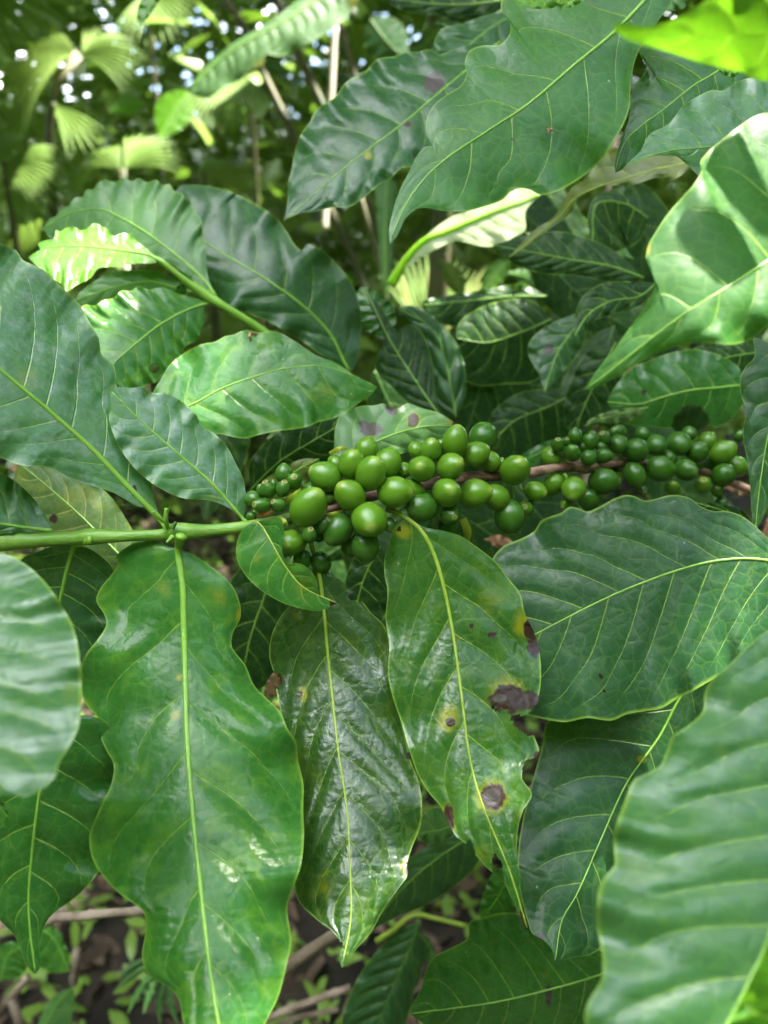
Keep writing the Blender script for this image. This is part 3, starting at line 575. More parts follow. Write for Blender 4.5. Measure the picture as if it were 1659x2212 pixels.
LEAF(b2, [(452, 655), (435, 659), (400, 672), (350, 699), (310, 729), (250, 781), (225, 815)],
     [(425, 645), (400, 640), (370, 628), (345, 621), (322, 626), (300, 618), (284, 628), (262, 628), (244, 644), (224, 648), (205, 660), (180, 660), (160, 700), (180, 770)],
     [(440, 668), (441, 692), (434, 712), (425, 736), (408, 744), (396, 754), (398, 770), (390, 782), (384, 798), (370, 806), (350, 810), (338, 824), (322, 830), (296, 840), (260, 835)],
     [.43, .415, .40, .39], 'fresh', fold=(.12, .15), rip=(.002, 8, 1), quilt=.0005, nv=9, rb=5, rt=2, bites=[[(323, 790), (335, 786), (342, 793), (338, 803), (326, 804)]], spots=[(333, 795, 16, 'b')], label='mid green leaf with a small dark hole')
LEAF(b2, [(420, 632), (380, 622), (320, 608), (240, 622), (160, 650)], [(380, 605), (320, 585), (240, 590), (180, 625)], [(390, 640), (330, 650), (250, 655), (190, 665)], [.44, .45, .45], 'pale', fold=(.2, .2), nv=7, rb=3)
LEAF(b2, [(395, 600), (390, 625), (380, 660)], [(402, 612), (400, 640)], [(385, 612), (376, 640)], [.43, .44], 'mid', nv=4, rb=2, ntt=30, nvv=6)

# ================================================================== LEAVES OF TWIGS THAT RUN OUT OF THE PICTURE
def T(*a, **k): return LEAF(None, *a, **k)
# H: large blurred leaf at left, near the lens
T([(-150, 1150), (-120, 1300), (-90, 1450), (-60, 1600), (-20, 1720)],
  [(-220, 1250), (-260, 1400), (-220, 1550), (-130, 1680)],
  [(-90, 1165), (0, 1194), (42, 1210), (95, 1255), (136, 1312), (161, 1362), (173, 1432), (176, 1480), (175, 1522), (169, 1572), (155, 1603), (126, 1651), (120, 1676), (95, 1701), (55, 1721), (20, 1716)],
  [.225, .205, .185, .165], 'sheen', fold=(.2, .15), rip=(.002, 5, 0), quilt=.0011, nv=9, va=.10, rb=8, label='blurred glossy leaf cut by the left edge, just under the green stem', spots=[(150, 1500, 50, 'w'), (105, 1620, 30, 'w')])
# J: largest blurred leaf, bottom right
T([(1790, 1330), (1765, 1500), (1735, 1700), (1700, 1900), (1650, 2050), (1570, 2215), (1470, 2420)],
  [(1740, 1338), (1659, 1362), (1609, 1402), (1570, 1440), (1539, 1467), (1523, 1494), (1518, 1537), (1480, 1572), (1452, 1590), (1440, 1622), (1427, 1653), (1395, 1672), (1370, 1683), (1350, 1730), (1325, 1806), (1327, 1868), (1309, 1891), (1294, 1918), (1289, 1991), (1301, 2062), (1299, 2116), (1270, 2166), (1264, 2211), (1290, 2300), (1370, 2390)],
  [(1850, 1360), (1920, 1480), (1960, 1650), (1930, 1850), (1830, 2050), (1720, 2200), (1600, 2330)],
  [.215, .200, .183, .168, .155], 'sheen', fold=(.05, -.5), dome=.0, rip=(.0022, 6, 1), quilt=.0012, nv=11, va=.10, rb=9, rt=4, label='largest pale blurred leaf filling the lower right corner', ntt=150, nvv=20)
T([(1800, 2380), (1740, 2260), (1700, 2150), (1664, 2015)], [(1640, 2330), (1575, 2215), (1606, 2150), (1640, 2075)], [(1830, 2280), (1790, 2160), (1720, 2060)], [.150, .148, .147], 'young', fold=(.2, .2), rb=0, nv=5, ntt=60, nvv=10, label='bright yellow-green leaf piece, very near, in the bottom right corner')
# I: broad matte leaf right of the spotted one
T([(1790, 1252), (1720, 1225), (1659, 1211), (1604, 1207), (1529, 1215), (1449, 1237), (1349, 1275), (1279, 1307), (1157, 1370), (1050, 1425)],
  [(1770, 1210), (1720, 1190), (1659, 1162), (1629, 1134), (1599, 1113), (1569, 1104), (1540, 1104), (1509, 1091), (1494, 1078), (1470, 1070), (1444, 1070), (1414, 1078), (1390, 1081), (1372, 1072), (1352, 1069), (1329, 1076), (1299, 1092), (1269, 1105), (1250, 1098), (1229, 1095), (1212, 1108), (1199, 1112), (1169, 1125), (1154, 1147), (1129, 1162), (1089, 1179), (1066, 1203), (1045, 1260), (1035, 1350)],
  [(1770, 1280), (1740, 1330), (1700, 1370), (1610, 1430), (1529, 1474), (1494, 1494), (1465, 1508), (1429, 1530), (1390, 1537), (1354, 1543), (1325, 1556), (1299, 1555), (1270, 1551), (1219, 1560), (1185, 1555), (1149, 1547), (1100, 1530), (1060, 1480)],
  [.315, .312, .310, .312, .316], 'matte', fold=(.32, -.22), rip=(.0015, 6, .4), quilt=.0007, nv=11, va=.20, rb=6, rt=1.5, label='broad matte green leaf right of the spotted leaf, below the far cherries',
  spots=[(1305, 1490, 8, 'b'), (1298, 1462, 7, 'b')], ntt=170, nvv=22)
# small leaf piece behind the top of I
T([(1640, 1150), (1580, 1110), (1500, 1085)], [(1600, 1100), (1560, 1090), (1530, 1085)], [(1620, 1160), (1560, 1140)], [.34, .34], 'dark', nv=5, rb=2, ntt=40, nvv=8, label='small dark leaf end showing above the broad matte leaf')
# K: sunlit leaf with a long drip tip
T([(1830, 450), (1740, 515), (1659, 564), (1569, 622), (1474, 681), (1380, 752), (1320, 800), (1262, 843)],
  [(1800, 330), (1720, 250), (1659, 243), (1629, 251), (1590, 277), (1555, 305), (1529, 328), (1512, 350), (1516, 366), (1500, 396), (1474, 425), (1440, 465), (1417, 500), (1400, 530), (1395, 562), (1410, 588), (1415, 616), (1396, 658), (1360, 709), (1320, 763), (1285, 806)],
  [(1830, 560), (1760, 640), (1700, 680), (1659, 704), (1619, 734), (1579, 744), (1529, 739), (1479, 744), (1430, 759), (1380, 784), (1330, 814), (1285, 838)],
  [.235, .225, .215, .212, .215, .22], 'lit', fold=(.32, -.12), rip=(.0022, 4, 1.2), quilt=.0009, nv=8, va=.14, rb=6, rt=1.5, label='bright leaf with a long pointed drip tip and a shadow across, at right edge', curl=.08, spots=[(1400, 535, (10, 26), 'y')])
SUNLEAF = LAST[0]
# M: big dark green leaf with wavy edge, upper right
T([(1440, -50), (1380, 15), (1324, 72), (1239, 142), (1139, 227), (1057, 281), (949, 355), (894, 415), (859, 480), (842, 528)],
  [(1330, -90), (1200, -70), (1110, -30), (1082, 5), (1086, 28), (1102, 48), (1100, 74), (1078, 97), (1044, 98), (1014, 110), (1004, 135), (1008, 160), (994, 186), (969, 202), (939, 225), (922, 255), (922, 290), (934, 316), (922, 316), (904, 332), (884, 370), (864, 410), (849, 455), (840, 500)],
  [(1450, 0), (1425, 40), (1399, 75), (1374, 125), (1362, 180), (1360, 230), (1346, 270), (1329, 300), (1300, 345), (1254, 385), (1199, 415), (1169, 421), (1140, 408), (1110, 407), (1084, 431), (1044, 446), (1004, 456), (954, 455), (920, 449), (899, 452), (874, 475), (859, 508)],
  [.29, .283, .274, .266, .258], 'lush', fold=(.25, .05), rip=(.0022, 4.5, 0), quilt=.0006, nv=9, va=.13, rb=7, rt=2, label='large dark green wavy-edged leaf with a tiny brown crumb on it, upper right', spots=[(1109, 302, 4, 'g')], ntt=160, nvv=20)
# N: glowing backlit leaf in the top right corner, very near
T([(1790, 40), (1659, 70), (1560, 80), (1460, 78), (1380, 70), (1322, 60)],
  [(1760, -60), (1660, -60), (1570, -35), (1519, 5), (1474, 34), (1429, 52), (1379, 56), (1338, 48)],
  [(1760, 140), (1700, 172), (1659, 176), (1629, 172), (1604, 156), (1554, 145), (1504, 132), (1454, 115), (1404, 100), (1354, 85)],
  [.175, .165, .160], 'young', fold=(-.5, .9), rip=(.0012, 4, 0), quilt=.0006, nv=6, va=.12, rb=0, label='glowing yellow-green backlit leaf, very near, in the top right corner')
# O and P right of M
T([(1600, 118), (1549, 155), (1499, 185), (1429, 240), (1385, 272), (1355, 300), (1338, 335), (1329, 373)],
  [(1560, 90), (1480, 70), (1420, 80), (1385, 100), (1375, 108), (1392, 125), (1397, 148), (1385, 168), (1372, 182), (1362, 212), (1362, 245), (1349, 285), (1335, 325), (1328, 355)],
  [(1625, 185), (1590, 240), (1530, 280), (1480, 305), (1420, 325), (1385, 335), (1358, 352), (1341, 368)],
  [.31, .30, .295], 'mid', fold=(.25, .15), rip=(.0012, 4, 0), quilt=.0005, nv=9, rb=4, rt=1.2, label='dark leaf with a hooked tip, tucked between the wavy leaf and the bluish one')
T([(1800, 275), (1720, 292), (1620, 308), (1519, 319), (1460, 324), (1424, 331), (1385, 345), (1353, 358)],
  [(1790, 200), (1720, 160), (1659, 165), (1620, 168), (1594, 176), (1560, 196), (1540, 194), (1504, 210), (1476, 228), (1444, 268), (1404, 290), (1384, 325), (1364, 345)],
  [(1790, 340), (1720, 400), (1620, 420), (1530, 395), (1484, 356), (1460, 337), (1409, 336), (1372, 346)],
  [.292, .286, .282], 'bluish', fold=(.25, .15), rip=(.0012, 5, 2), quilt=.0006, nv=9, rb=4, rt=1.2, label='bluish green leaf with a narrow pale tip above the long sunlit leaf')
T([(1610, 140), (1585, 152), (1550, 148)], [(1590, 165), (1565, 162)], [(1590, 140), (1565, 140)], [.28, .28], 'young', rb=0, nv=3, ntt=24, nvv=5, label='tiny yellow leaf tip under the glowing leaf')
T([(1190, -60), (1180, -20), (1150, 10), (1130, 14)], [(1150, -40), (1112, -10), (1114, 5)], [(1230, -40), (1235, -10), (1200, 15), (1165, 20)], [.24, .235], 'young', fold=(.1, .1), rb=3, nv=5, ntt=50, nvv=10, label='light green leaf end poking in at the top edge over the wavy leaf')
T([(1255, -40), (1235, 0), (1212, 20)], [(1215, -20), (1203, 5)], [(1270, -15), (1250, 8)], [.24, .238], 'young', fold=(.1, .1), rb=2, nv=4, ntt=40, nvv=8, label='narrow light green leaf end at the top edge beside its twin')
T([(350, -40), (325, 10), (304, 53)], [(318, -20), (297, 20), (297, 45)], [(350, -10), (332, 20), (318, 42)], [.6, .6], 'young', rb=2, nv=4, ntt=40, nvv=8, label='tiny bright leaf hanging in from the top edge above the palms')
T([(1490, -20), (1440, 5), (1390, 15)], [(1450, -20), (1400, 0)], [(1480, 15), (1430, 24), (1400, 20)], [.36, .36], 'pale', rb=2, nv=4, ntt=40, nvv=8, label='small pale leaf at the top edge left of the glowing leaf')
T([(1330, -10), (1370, 8), (1412, 30)], [(1370, 20), (1395, 34)], [(1345, -15), (1385, -5), (1408, 15)], [.35, .35], M['dry'], rb=0, nv=4, ntt=40, nvv=8, label='reddish dry leaf scrap at the top edge beside the glowing leaf', name='dry_leaf')
# R, S: bluish leaves hanging at upper centre
T([(1080, 90), (1010, 150), (949, 200), (879, 260), (820, 305), (760, 350), (690, 410), (652, 445), (614, 476)],
  [(1040, 90), (985, 105), (949, 118), (929, 107), (900, 112), (876, 112), (850, 122), (829, 124), (810, 131), (795, 148), (780, 160), (758, 170), (740, 186), (728, 204), (710, 220), (694, 228), (680, 241), (668, 265), (650, 290), (640, 318), (634, 340), (630, 366), (624, 390), (622, 420), (619, 450)],
  [(1085, 180), (1050, 260), (980, 330), (900, 360), (870, 362), (840, 388), (820, 398), (790, 424), (750, 449), (725, 447), (700, 452), (675, 458), (650, 460), (630, 468)],
  [.44, .42, .405, .40], 'matte', fold=(.5, -.15), rip=(.0028, 8, 0), quilt=.0022, nv=10, va=.10, rb=4, rt=2, label='large ribbed blue-green leaf with a pale scar, upper centre', spots=[(938, 178, 34, 'g'), (880, 268, (14, 10), 'b'), (795, 336, 14, 'y')], ntt=140)
T([(1130, 20), (1060, 60), (1000, 110), (950, 160), (905, 215)], [(1060, 30), (1000, 50), (955, 62), (938, 90), (925, 150)], [(1130, 80), (1100, 150), (1040, 210), (970, 230)], [.50, .47], 'matte', fold=(.2, .2), rip=(.002, 6, 1), quilt=.002, nv=8, rb=3, label='bluish leaf behind the ribbed one at upper centre')
T([(985, 25), (945, 65), (918, 95), (880, 116)], [(955, 30), (925, 60), (895, 95)], [(978, 60), (948, 95), (940, 112), (905, 118)], [.7, .7], 'yellow', fold=(.1, .1), rb=3, nv=6, label='pale cream-green leaf behind the bluish leaves, top centre')
T([(1100, 0), (1000, 10), (900, 5), (800, -15)], [(1050, 40), (960, 34), (880, 25)], [(1050, -40), (900, -40)], [.55, .55], 'dark', fold=(.2, .2), rb=3, nv=7, label='dark leaf crossing the top edge beside the banana leaf')
T([(1110, 10), (1050, 45), (985, 60), (940, 48)], [(1085, 50), (1030, 62), (975, 72)], [(1060, 20), (1000, 25)], [.56, .55], 'dark', fold=(.2, .2), rb=2, nv=6, label='dark leaf just left of the top of the wavy leaf')
# X, W: left of centre
T([(757, 803), (750, 794), (715, 724), (675, 679), (620, 634), (560, 594), (500, 559), (445, 524), (405, 480), (380, 412)],
  [(740, 790), (715, 776), (690, 764), (655, 738), (630, 724), (590, 699), (540, 679), (500, 664), (470, 644), (440, 600), (400, 550), (380, 500), (372, 450)],
  [(765, 795), (775, 754), (781, 694), (776, 655), (765, 624), (748, 594), (730, 574), (714, 556), (700, 544), (680, 532), (664, 527), (650, 540), (636, 528), (622, 505), (600, 475), (575, 455), (550, 440), (500, 415), (450, 402), (415, 399), (392, 401)],
  [.47, .465, .46, .47, .48], 'matte', fold=(-.1, .42), rip=(.0035, 5, 2), quilt=.0014, nv=9, va=.12, rb=5, rt=2, label='big blue-green leaf with a long curved midrib, left of centre behind the shoot', ntt=140)
T([(318, 905), (360, 893), (415, 874), (480, 839), (550, 814), (600, 799), (690, 791), (750, 806), (814, 836)],
  [(325, 860), (350, 815), (365, 790), (395, 765), (435, 744), (465, 738), (485, 727), (505, 723), (520, 716), (537, 713), (560, 718), (595, 716), (640, 739), (680, 766), (725, 784), (770, 813)],
  [(350, 925), (400, 940), (440, 940), (480, 938), (505, 944), (530, 947), (565, 938), (600, 931), (635, 927), (665, 921), (690, 911), (720, 904), (748, 890), (772, 873), (803, 851)],
  [.37, .375, .38, .385], 'fresh', fold=(.32, -.2), rip=(.0015, 5, 1), quilt=.0010, nv=8, va=.14, rb=4, rt=1.5, label='broad soft green leaf with a brown crumb on its upper edge, left of centre', spots=[(700, 850, 60, 'w')], ntt=130)
T([(575, 948), (610, 940), (665, 928), (700, 915)], [(590, 930), (640, 915)], [(595, 955), (640, 950), (670, 940)], [.44, .44], 'yellow', rb=2, nv=4, ntt=40, nvv=8, label='pale sunlit leaf patch showing under the broad soft green leaf')
# Z: spotted leaf behind the top cherries, with the dark leaf left of it
T([(720, 1005), (790, 965), (860, 935), (930, 920), (998, 922)],
  [(722, 960), (724, 925), (735, 898), (752, 888), (780, 877), (806, 876), (829, 872), (845, 880), (862, 881), (880, 871), (909, 881), (949, 892), (975, 908), (990, 916)],
  [(760, 1010), (830, 990), (900, 970), (960, 945)], [.36, .365, .37], 'pale', fold=(.3, .1), rip=(.0015, 5, 1), quilt=.0006, nv=7, rb=3, label='pale spotted leaf just behind the top of the near cherry cluster', spots=[(893, 907, 24, 'y'), (893, 908, (18, 22), 'b'), (893, 908, (15, 18), 'g'), (846, 884, 20, 'g'), (800, 928, (34, 22), 'g'), (782, 915, 12, 'g'), (990, 915, 20, 'b'), (985, 905, 30, 'y')])
T([(540, 1060), (600, 1000), (680, 950), (760, 905)], [(540, 1000), (580, 950), (650, 905), (720, 890)], [(600, 1060), (680, 1030), (740, 970)], [.42, .42], 'dark', fold=(.2, .2), rb=3, nv=7, label='dark leaf left of the pale spotted leaf, above the near cherries')
T([(545, 1110), (600, 1045), (660, 1005), (690, 990)], [(560, 1050), (610, 1010), (650, 992)], [(600, 1090), (660, 1050), (690, 1010)], [.37, .37], 'olive', fold=(.2, .2), rb=3, nv=5, label='olive curled leaf behind the small dark cherries', rip=(.002, 4, 0))
# behind the stem at left
T([(300, 1240), (240, 1180), (170, 1110), (90, 1040), (40, 1000)], [(230, 1230), (140, 1200), (60, 1150), (20, 1080)], [(300, 1180), (265, 1110), (225, 1060), (160, 1030), (100, 1005)], [.36, .37], 'yellow', fold=(.2, .2), nv=8, rb=3, label='yellowing leaf with a purple spot behind the green stem', spots=[(116, 1121, 14, 'b')], rip=(.001, 4, 0))
T([(20, 1010), (60, 1018), (110, 1030)], [(50, 1000), (90, 1012)], [(45, 1030), (90, 1040)], [.5, .5], M['dry'], rb=0, nv=3, ntt=30, nvv=6, label='dry grey leaf scrap below the big pale leaf', name='dry_leaf')
# AA: sunlit leaf, AB, AC on the right of centre
g1 = T([(845, 615), (880, 560), (920, 520), (960, 505), (1020, 480), (1080, 455), (1140, 434), (1168, 420)],
  [(870, 560), (915, 515), (950, 485), (990, 462), (1040, 446), (1080, 432), (1105, 414), (1130, 404), (1155, 410)],
  [(885, 575), (930, 545), (985, 520), (1012, 525), (1040, 532), (1075, 530), (1110, 512), (1134, 498), (1136, 455)],
  [.62, .60, .58], 'cream', fold=(.5, -.5), nv=12, va=.04, quilt=.0008, rb=16, rt=5, rib='lime', label='leaf painted cream for sun glare with a yellow-green midrib, right under the big wavy leaf')
T([(1500, 345), (1484, 352), (1420, 365), (1350, 385), (1290, 405), (1240, 430), (1210, 465), (1175, 495), (1095, 560)],
  [(1460, 338), (1420, 335), (1370, 328), (1325, 320), (1290, 350), (1262, 388), (1236, 405), (1215, 440), (1195, 470), (1150, 500)],
  [(1470, 380), (1440, 390), (1418, 384), (1380, 396), (1345, 402), (1305, 400), (1282, 412), (1250, 425), (1236, 455), (1222, 470), (1190, 492), (1140, 530)],
  [.42, .43, .45, .46], 'olive', fold=(.35, -.5), nv=8, rb=3, rib='rib_yellow', rip=(.002, 6, 0), label='olive-grey yellowing leaf with a wavy edge below the hooked leaf')
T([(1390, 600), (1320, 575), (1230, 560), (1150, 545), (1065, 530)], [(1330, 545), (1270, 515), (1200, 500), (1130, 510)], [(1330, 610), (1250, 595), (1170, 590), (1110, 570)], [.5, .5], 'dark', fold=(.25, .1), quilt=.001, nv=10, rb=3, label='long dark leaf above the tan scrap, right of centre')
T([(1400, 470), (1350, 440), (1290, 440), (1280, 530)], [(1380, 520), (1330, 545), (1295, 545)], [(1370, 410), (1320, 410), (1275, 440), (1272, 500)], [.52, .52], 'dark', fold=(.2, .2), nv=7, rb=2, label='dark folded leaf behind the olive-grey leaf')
T([(1260, 470), (1290, 500), (1330, 540), (1370, 560)], [(1290, 520), (1340, 556)], [(1295, 490), (1345, 530)], [.56, .56], 'pale', rb=2, nv=5, label='light green leaf glimpsed between dark leaves left of the sunlit tip')
T([(1420, 610), (1380, 640), (1320, 650), (1270, 680), (1240, 728)], [(1370, 610), (1310, 610), (1260, 640), (1240, 690)], [(1390, 655), (1340, 675), (1290, 690), (1255, 715)], [.46, .45], 'dark', fold=(.2, .1), nv=7, rb=2, label='dark leaf with a down-curved tip behind the sunlit leaf')
T([(1270, 670), (1240, 710), (1205, 760), (1190, 800), (1176, 848)], [(1210, 690), (1165, 715), (1141, 745), (1143, 770), (1165, 810)], [(1268, 720), (1250, 760), (1220, 800), (1190, 832)], [.48, .47], 'matte', fold=(.2, .2), quilt=.001, nv=7, rb=2, label='grey-green leaf with a tan blotch, hanging by the far cherries', spots=[(1185, 755, 16, 'g')])
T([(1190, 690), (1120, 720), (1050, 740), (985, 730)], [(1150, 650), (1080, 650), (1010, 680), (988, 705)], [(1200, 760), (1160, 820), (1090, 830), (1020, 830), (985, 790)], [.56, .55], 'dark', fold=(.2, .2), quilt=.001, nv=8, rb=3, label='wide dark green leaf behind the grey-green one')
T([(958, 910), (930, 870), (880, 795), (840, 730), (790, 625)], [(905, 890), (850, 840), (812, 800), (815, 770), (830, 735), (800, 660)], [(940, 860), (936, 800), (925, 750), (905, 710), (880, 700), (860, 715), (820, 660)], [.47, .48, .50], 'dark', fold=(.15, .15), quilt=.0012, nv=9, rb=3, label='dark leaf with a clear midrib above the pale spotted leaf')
T([(985, 900), (975, 840), (960, 770), (935, 710), (860, 665)], [(945, 880), (935, 810), (920, 740), (880, 690)], [(1003, 860), (1005, 800), (985, 740), (940, 690), (890, 660)], [.53, .54], 'matte', fold=(.3, .3), quilt=.003, nv=5, rb=3, label='narrow blue-black folded leaf hanging at the centre')
T([(850, 740), (825, 700), (790, 640), (780, 620)], [(800, 720), (762, 690), (758, 650), (770, 630)], [(855, 700), (850, 660), (820, 635), (795, 622)], [.50, .51], 'mid', fold=(.2, .2), nv=7, rb=3, rip=(.002, 6, 0), label='mid green leaf with a toothed edge beside the curved-midrib leaf')
T([(1180, 640), (1110, 640), (1010, 650), (910, 660)], [(1130, 615), (1050, 625), (960, 640), (915, 650)], [(1140, 670), (1060, 680), (990, 705), (930, 690)], [.6, .6], 'dark', fold=(.3, .1), nv=8, rb=3, rip=(.003, 4, 0), label='dark crinkled leaf lying over the wide dark green leaf')
T([(1300, 540), (1220, 610), (1130, 650), (1070, 660)], [(1230, 560), (1140, 600), (1080, 640)], [(1270, 600), (1200, 650), (1120, 670)], [.66, .66], 'young', fold=(.2, .2), nv=7, rb=2, label='bright green leaf behind the long dark leaf')
T([(1600, 832), (1545, 838), (1494, 843), (1435, 857), (1379, 873), (1310, 868)],
  [(1600, 800), (1560, 770), (1500, 755), (1440, 765), (1405, 778), (1369, 793), (1340, 820), (1322, 845)],
  [(1605, 870), (1580, 905), (1549, 923), (1520, 915), (1480, 920), (1440, 925), (1400, 920), (1350, 915), (1330, 893)],
  [.45, .45, .46], 'mid', fold=(.15, .15), nv=7, rb=4, rt=2, label='dull green leaf with a round notch above the far cherries', bites=[[(1450, 925), (1455, 900), (1475, 880), (1500, 878), (1525, 890), (1540, 925), (1500, 945)]], spots=[(1497, 905, 42, 'b'), (1390, 848, 8, 'b')])
T([(1400, 880), (1340, 893), (1300, 905), (1262, 920)], [(1370, 880), (1310, 890), (1275, 905)], [(1370, 905), (1320, 915), (1280, 914)], [.43, .43], 'yellow', rb=2, nv=4, ntt=40, nvv=8, label='small withered pale leaf tip pointing left over the far cherries', spots=[(1262, 918, 14, 'b')])
T([(1330, 740), (1300, 800), (1270, 860), (1240, 935)], [(1270, 760), (1235, 820), (1220, 870), (1222, 920)], [(1345, 790), (1340, 850), (1300, 910)], [.52, .52], 'dark', fold=(.2, .2), nv=7, rb=2, label='dark leaf behind the tip of the sunlit leaf')
T([(1240, 850), (1180, 880), (1110, 910), (1060, 960)], [(1200, 840), (1120, 850), (1065, 890), (1050, 930)], [(1250, 920), (1200, 980), (1130, 1000), (1080, 990)], [.55, .55], 'dark', fold=(.2, .2), nv=7, rb=2, label='dark rounded leaf right of the top cherries')
T([(1300, 985), (1220, 955), (1150, 985), (1090, 1010)], [(1250, 945), (1190, 950), (1130, 980)], [(1250, 985), (1190, 985), (1140, 1010)], [.5, .5], 'mid', fold=(.2, .1), nv=5, rb=2, label='narrow green leaf behind the brown stem')
T([(1720, 760), (1680, 850), (1655, 960), (1640, 1060), (1631, 1148)],
  [(1660, 740), (1628, 730), (1630, 752), (1629, 773), (1612, 790), (1600, 815), (1600, 850), (1612, 888), (1605, 933), (1612, 985), (1620, 1040), (1624, 1110)],
  [(1740, 860), (1725, 980), (1690, 1060), (1659, 1092), (1645, 1125)],
  [.34, .335, .33], 'matte', fold=(.2, .2), nv=8, rb=3, rip=(.001, 4, 0), label='grey-green leaf hanging with its tip down at the right edge')
T([(1650, 760), (1580, 770), (1520, 790), (1475, 805)], [(1600, 735), (1540, 740), (1490, 760)], [(1620, 810), (1560, 830), (1510, 825)], [.48, .48], 'dark', fold=(.2, .2), nv=6, rb=2, label='dark leaf over the dull green one at the right')
# under the near cherries
T([(600, 1200), (570, 1290), (540, 1380), (520, 1480)], [(540, 1210), (490, 1270), (480, 1360), (490, 1440)], [(640, 1260), (640, 1350), (600, 1440), (560, 1490)], [.46, .46], 'dark', fold=(.2, .2), nv=7, rb=3, label='dark leaf in the gap between the two big hanging leaves')
T([(820, 1180), (790, 1240), (770, 1310), (760, 1380)], [(770, 1200), (745, 1260), (740, 1330)], [(850, 1230), (845, 1300), (800, 1370)], [.42, .42], 'dark', fold=(.2, .2), nv=6, rb=2, label='dark leaf behind the stalk of the glossy dark leaf')
T([(610, 1440), (590, 1475), (570, 1510)], [(588, 1455), (572, 1485)], [(612, 1465), (598, 1500)], [.34, .34], M['dry'], rb=0, nv=3, ntt=30, nvv=6, label='brown curled dry leaf end beside the glossy dark leaf', name='dry_leaf')
# AD, AE, AF and others at the bottom
T([(1510, 1445), (1464, 1515), (1424, 1591), (1354, 1691), (1299, 1811), (1244, 1936), (1215, 1985), (1199, 2078)],
  [(1400, 1470), (1280, 1520), (1182, 1558), (1174, 1600), (1149, 1691), (1130, 1766), (1119, 1841), (1119, 1890), (1127, 1941), (1140, 1990), (1150, 2016), (1170, 2028), (1185, 2040), (1194, 2056)],
  [(1540, 1500), (1520, 1600), (1470, 1720), (1420, 1830), (1360, 1930), (1310, 2030), (1280, 2060), (1240, 2068)],
  [.345, .330, .308, .286], 'matte', fold=(.10, .35), rip=(.001, 5, 0), quilt=.0014, nv=9, va=.12, rb=4, rt=1.5, label='greyish leaf with a yellow dot, hanging between the spotted and the largest leaf', spots=[(1386, 1640, 16, 'y'), (1166, 2025, 16, 'g'), (1372, 1688, 6, 'b')], ntt=140)
T([(1340, 2085), (1294, 2106), (1204, 2133), (1079, 2163), (980, 2178), (885, 2190)],
  [(1310, 2060), (1240, 2040), (1180, 2010), (1124, 1975), (1079, 1972), (1045, 1982), (1014, 1992), (1012, 2024), (970, 2050), (939, 2066), (920, 2096), (908, 2140), (890, 2172)],
  [(1330, 2130), (1290, 2200), (1200, 2260), (1060, 2280), (960, 2240)],
  [.37, .375, .38], 'mid', fold=(.2, .2), rip=(.002, 6, 0), quilt=.0008, nv=9, va=.10, rb=4, rt=1.5, label='dark green leaf with a straight pale midrib at the bottom edge', spots=[(1180, 2110, (20, 40), 'w'), (1185, 2150, (9, 36), 'bg')])
T([(130, 1540), (100, 1640), (85, 1716), (72, 1816), (62, 1941), (66, 2020), (77, 2104)],
  [(20, 1600), (-40, 1700), (-60, 1820), (-30, 1930), (0, 1988), (32, 2022), (50, 2068), (66, 2096)],
  [(230, 1560), (255, 1640), (258, 1740), (245, 1820), (210, 1888), (165, 1937), (120, 1970), (100, 1993), (86, 2040), (86, 2090)],
  [.27, .265, .26], 'mid', fold=(.25, .25), rip=(.002, 4, 0), quilt=.0012, nv=8, va=.12, rb=6, rt=3, label='dark glossy leaf with a drip tip at lower left, under the left edge leaf')
T([(-40, 1720), (0, 1745), (18, 1765)], [(-20, 1720), (8, 1735)], [(-20, 1790), (8, 1785)], [.25, .25], 'fresh', rb=2, nv=3, ntt=30, nvv=6, label='sliver of green leaf at the left edge below the blurred leaf')
T([(1060, 1790), (980, 1830), (900, 1890), (830, 1965), (800, 2010)], [(1040, 1850), (1000, 1900), (930, 1950), (860, 1980)], [(980, 1800), (890, 1850), (830, 1910), (810, 1960)], [.46, .46], 'matte', fold=(.2, .2), nv=8, rb=2, label='dull grey-green leaf beyond the twig, right of the glossy dark leaf')
T([(1000, 1770), (960, 1790), (905, 1800)], [(980, 1750), (940, 1745), (910, 1765)], [(985, 1800), (940, 1822), (912, 1818)], [.42, .42], 'pale', rb=2, nv=4, ntt=40, nvv=8, label='small light green leaf behind the lower part of the spotted leaf')
T([(1110, 1870), (1080, 1930), (1040, 1990)], [(1070, 1880), (1045, 1930), (1035, 1970)], [(1125, 1920), (1110, 1975), (1060, 1995)], [.42, .42], 'fresh', rb=2, nv=5, ntt=40, nvv=10, label='fresh green leaf beneath the tip of the spotted leaf')
T([(60, 2290), (100, 2210), (130, 2160), (158, 2135)], [(80, 2220), (105, 2165), (140, 2138)], [(140, 2260), (155, 2200), (160, 2155)], [.62, .62], 'pale', fold=(.2, .2), rb=2, nv=6, label='small bright leaf growing up at the bottom left corner')
T([(60, 2000), (110, 2020), (150, 2100)], [(60, 2060), (110, 2100)], [(100, 1985), (145, 2050)], [.60, .60], 'fresh', rb=2, nv=6, label='three-cornered green leaf behind the drip tip at lower left', fold=(.2, .2))
T([(0, 2120), (20, 2060), (70, 2040)], [(-20, 2060), (20, 2035)], [(40, 2110), (70, 2070)], [.61, .61], 'fresh', rb=2, nv=6, label='green leaf low at the left edge beside the drip tip', fold=(.2, .2))
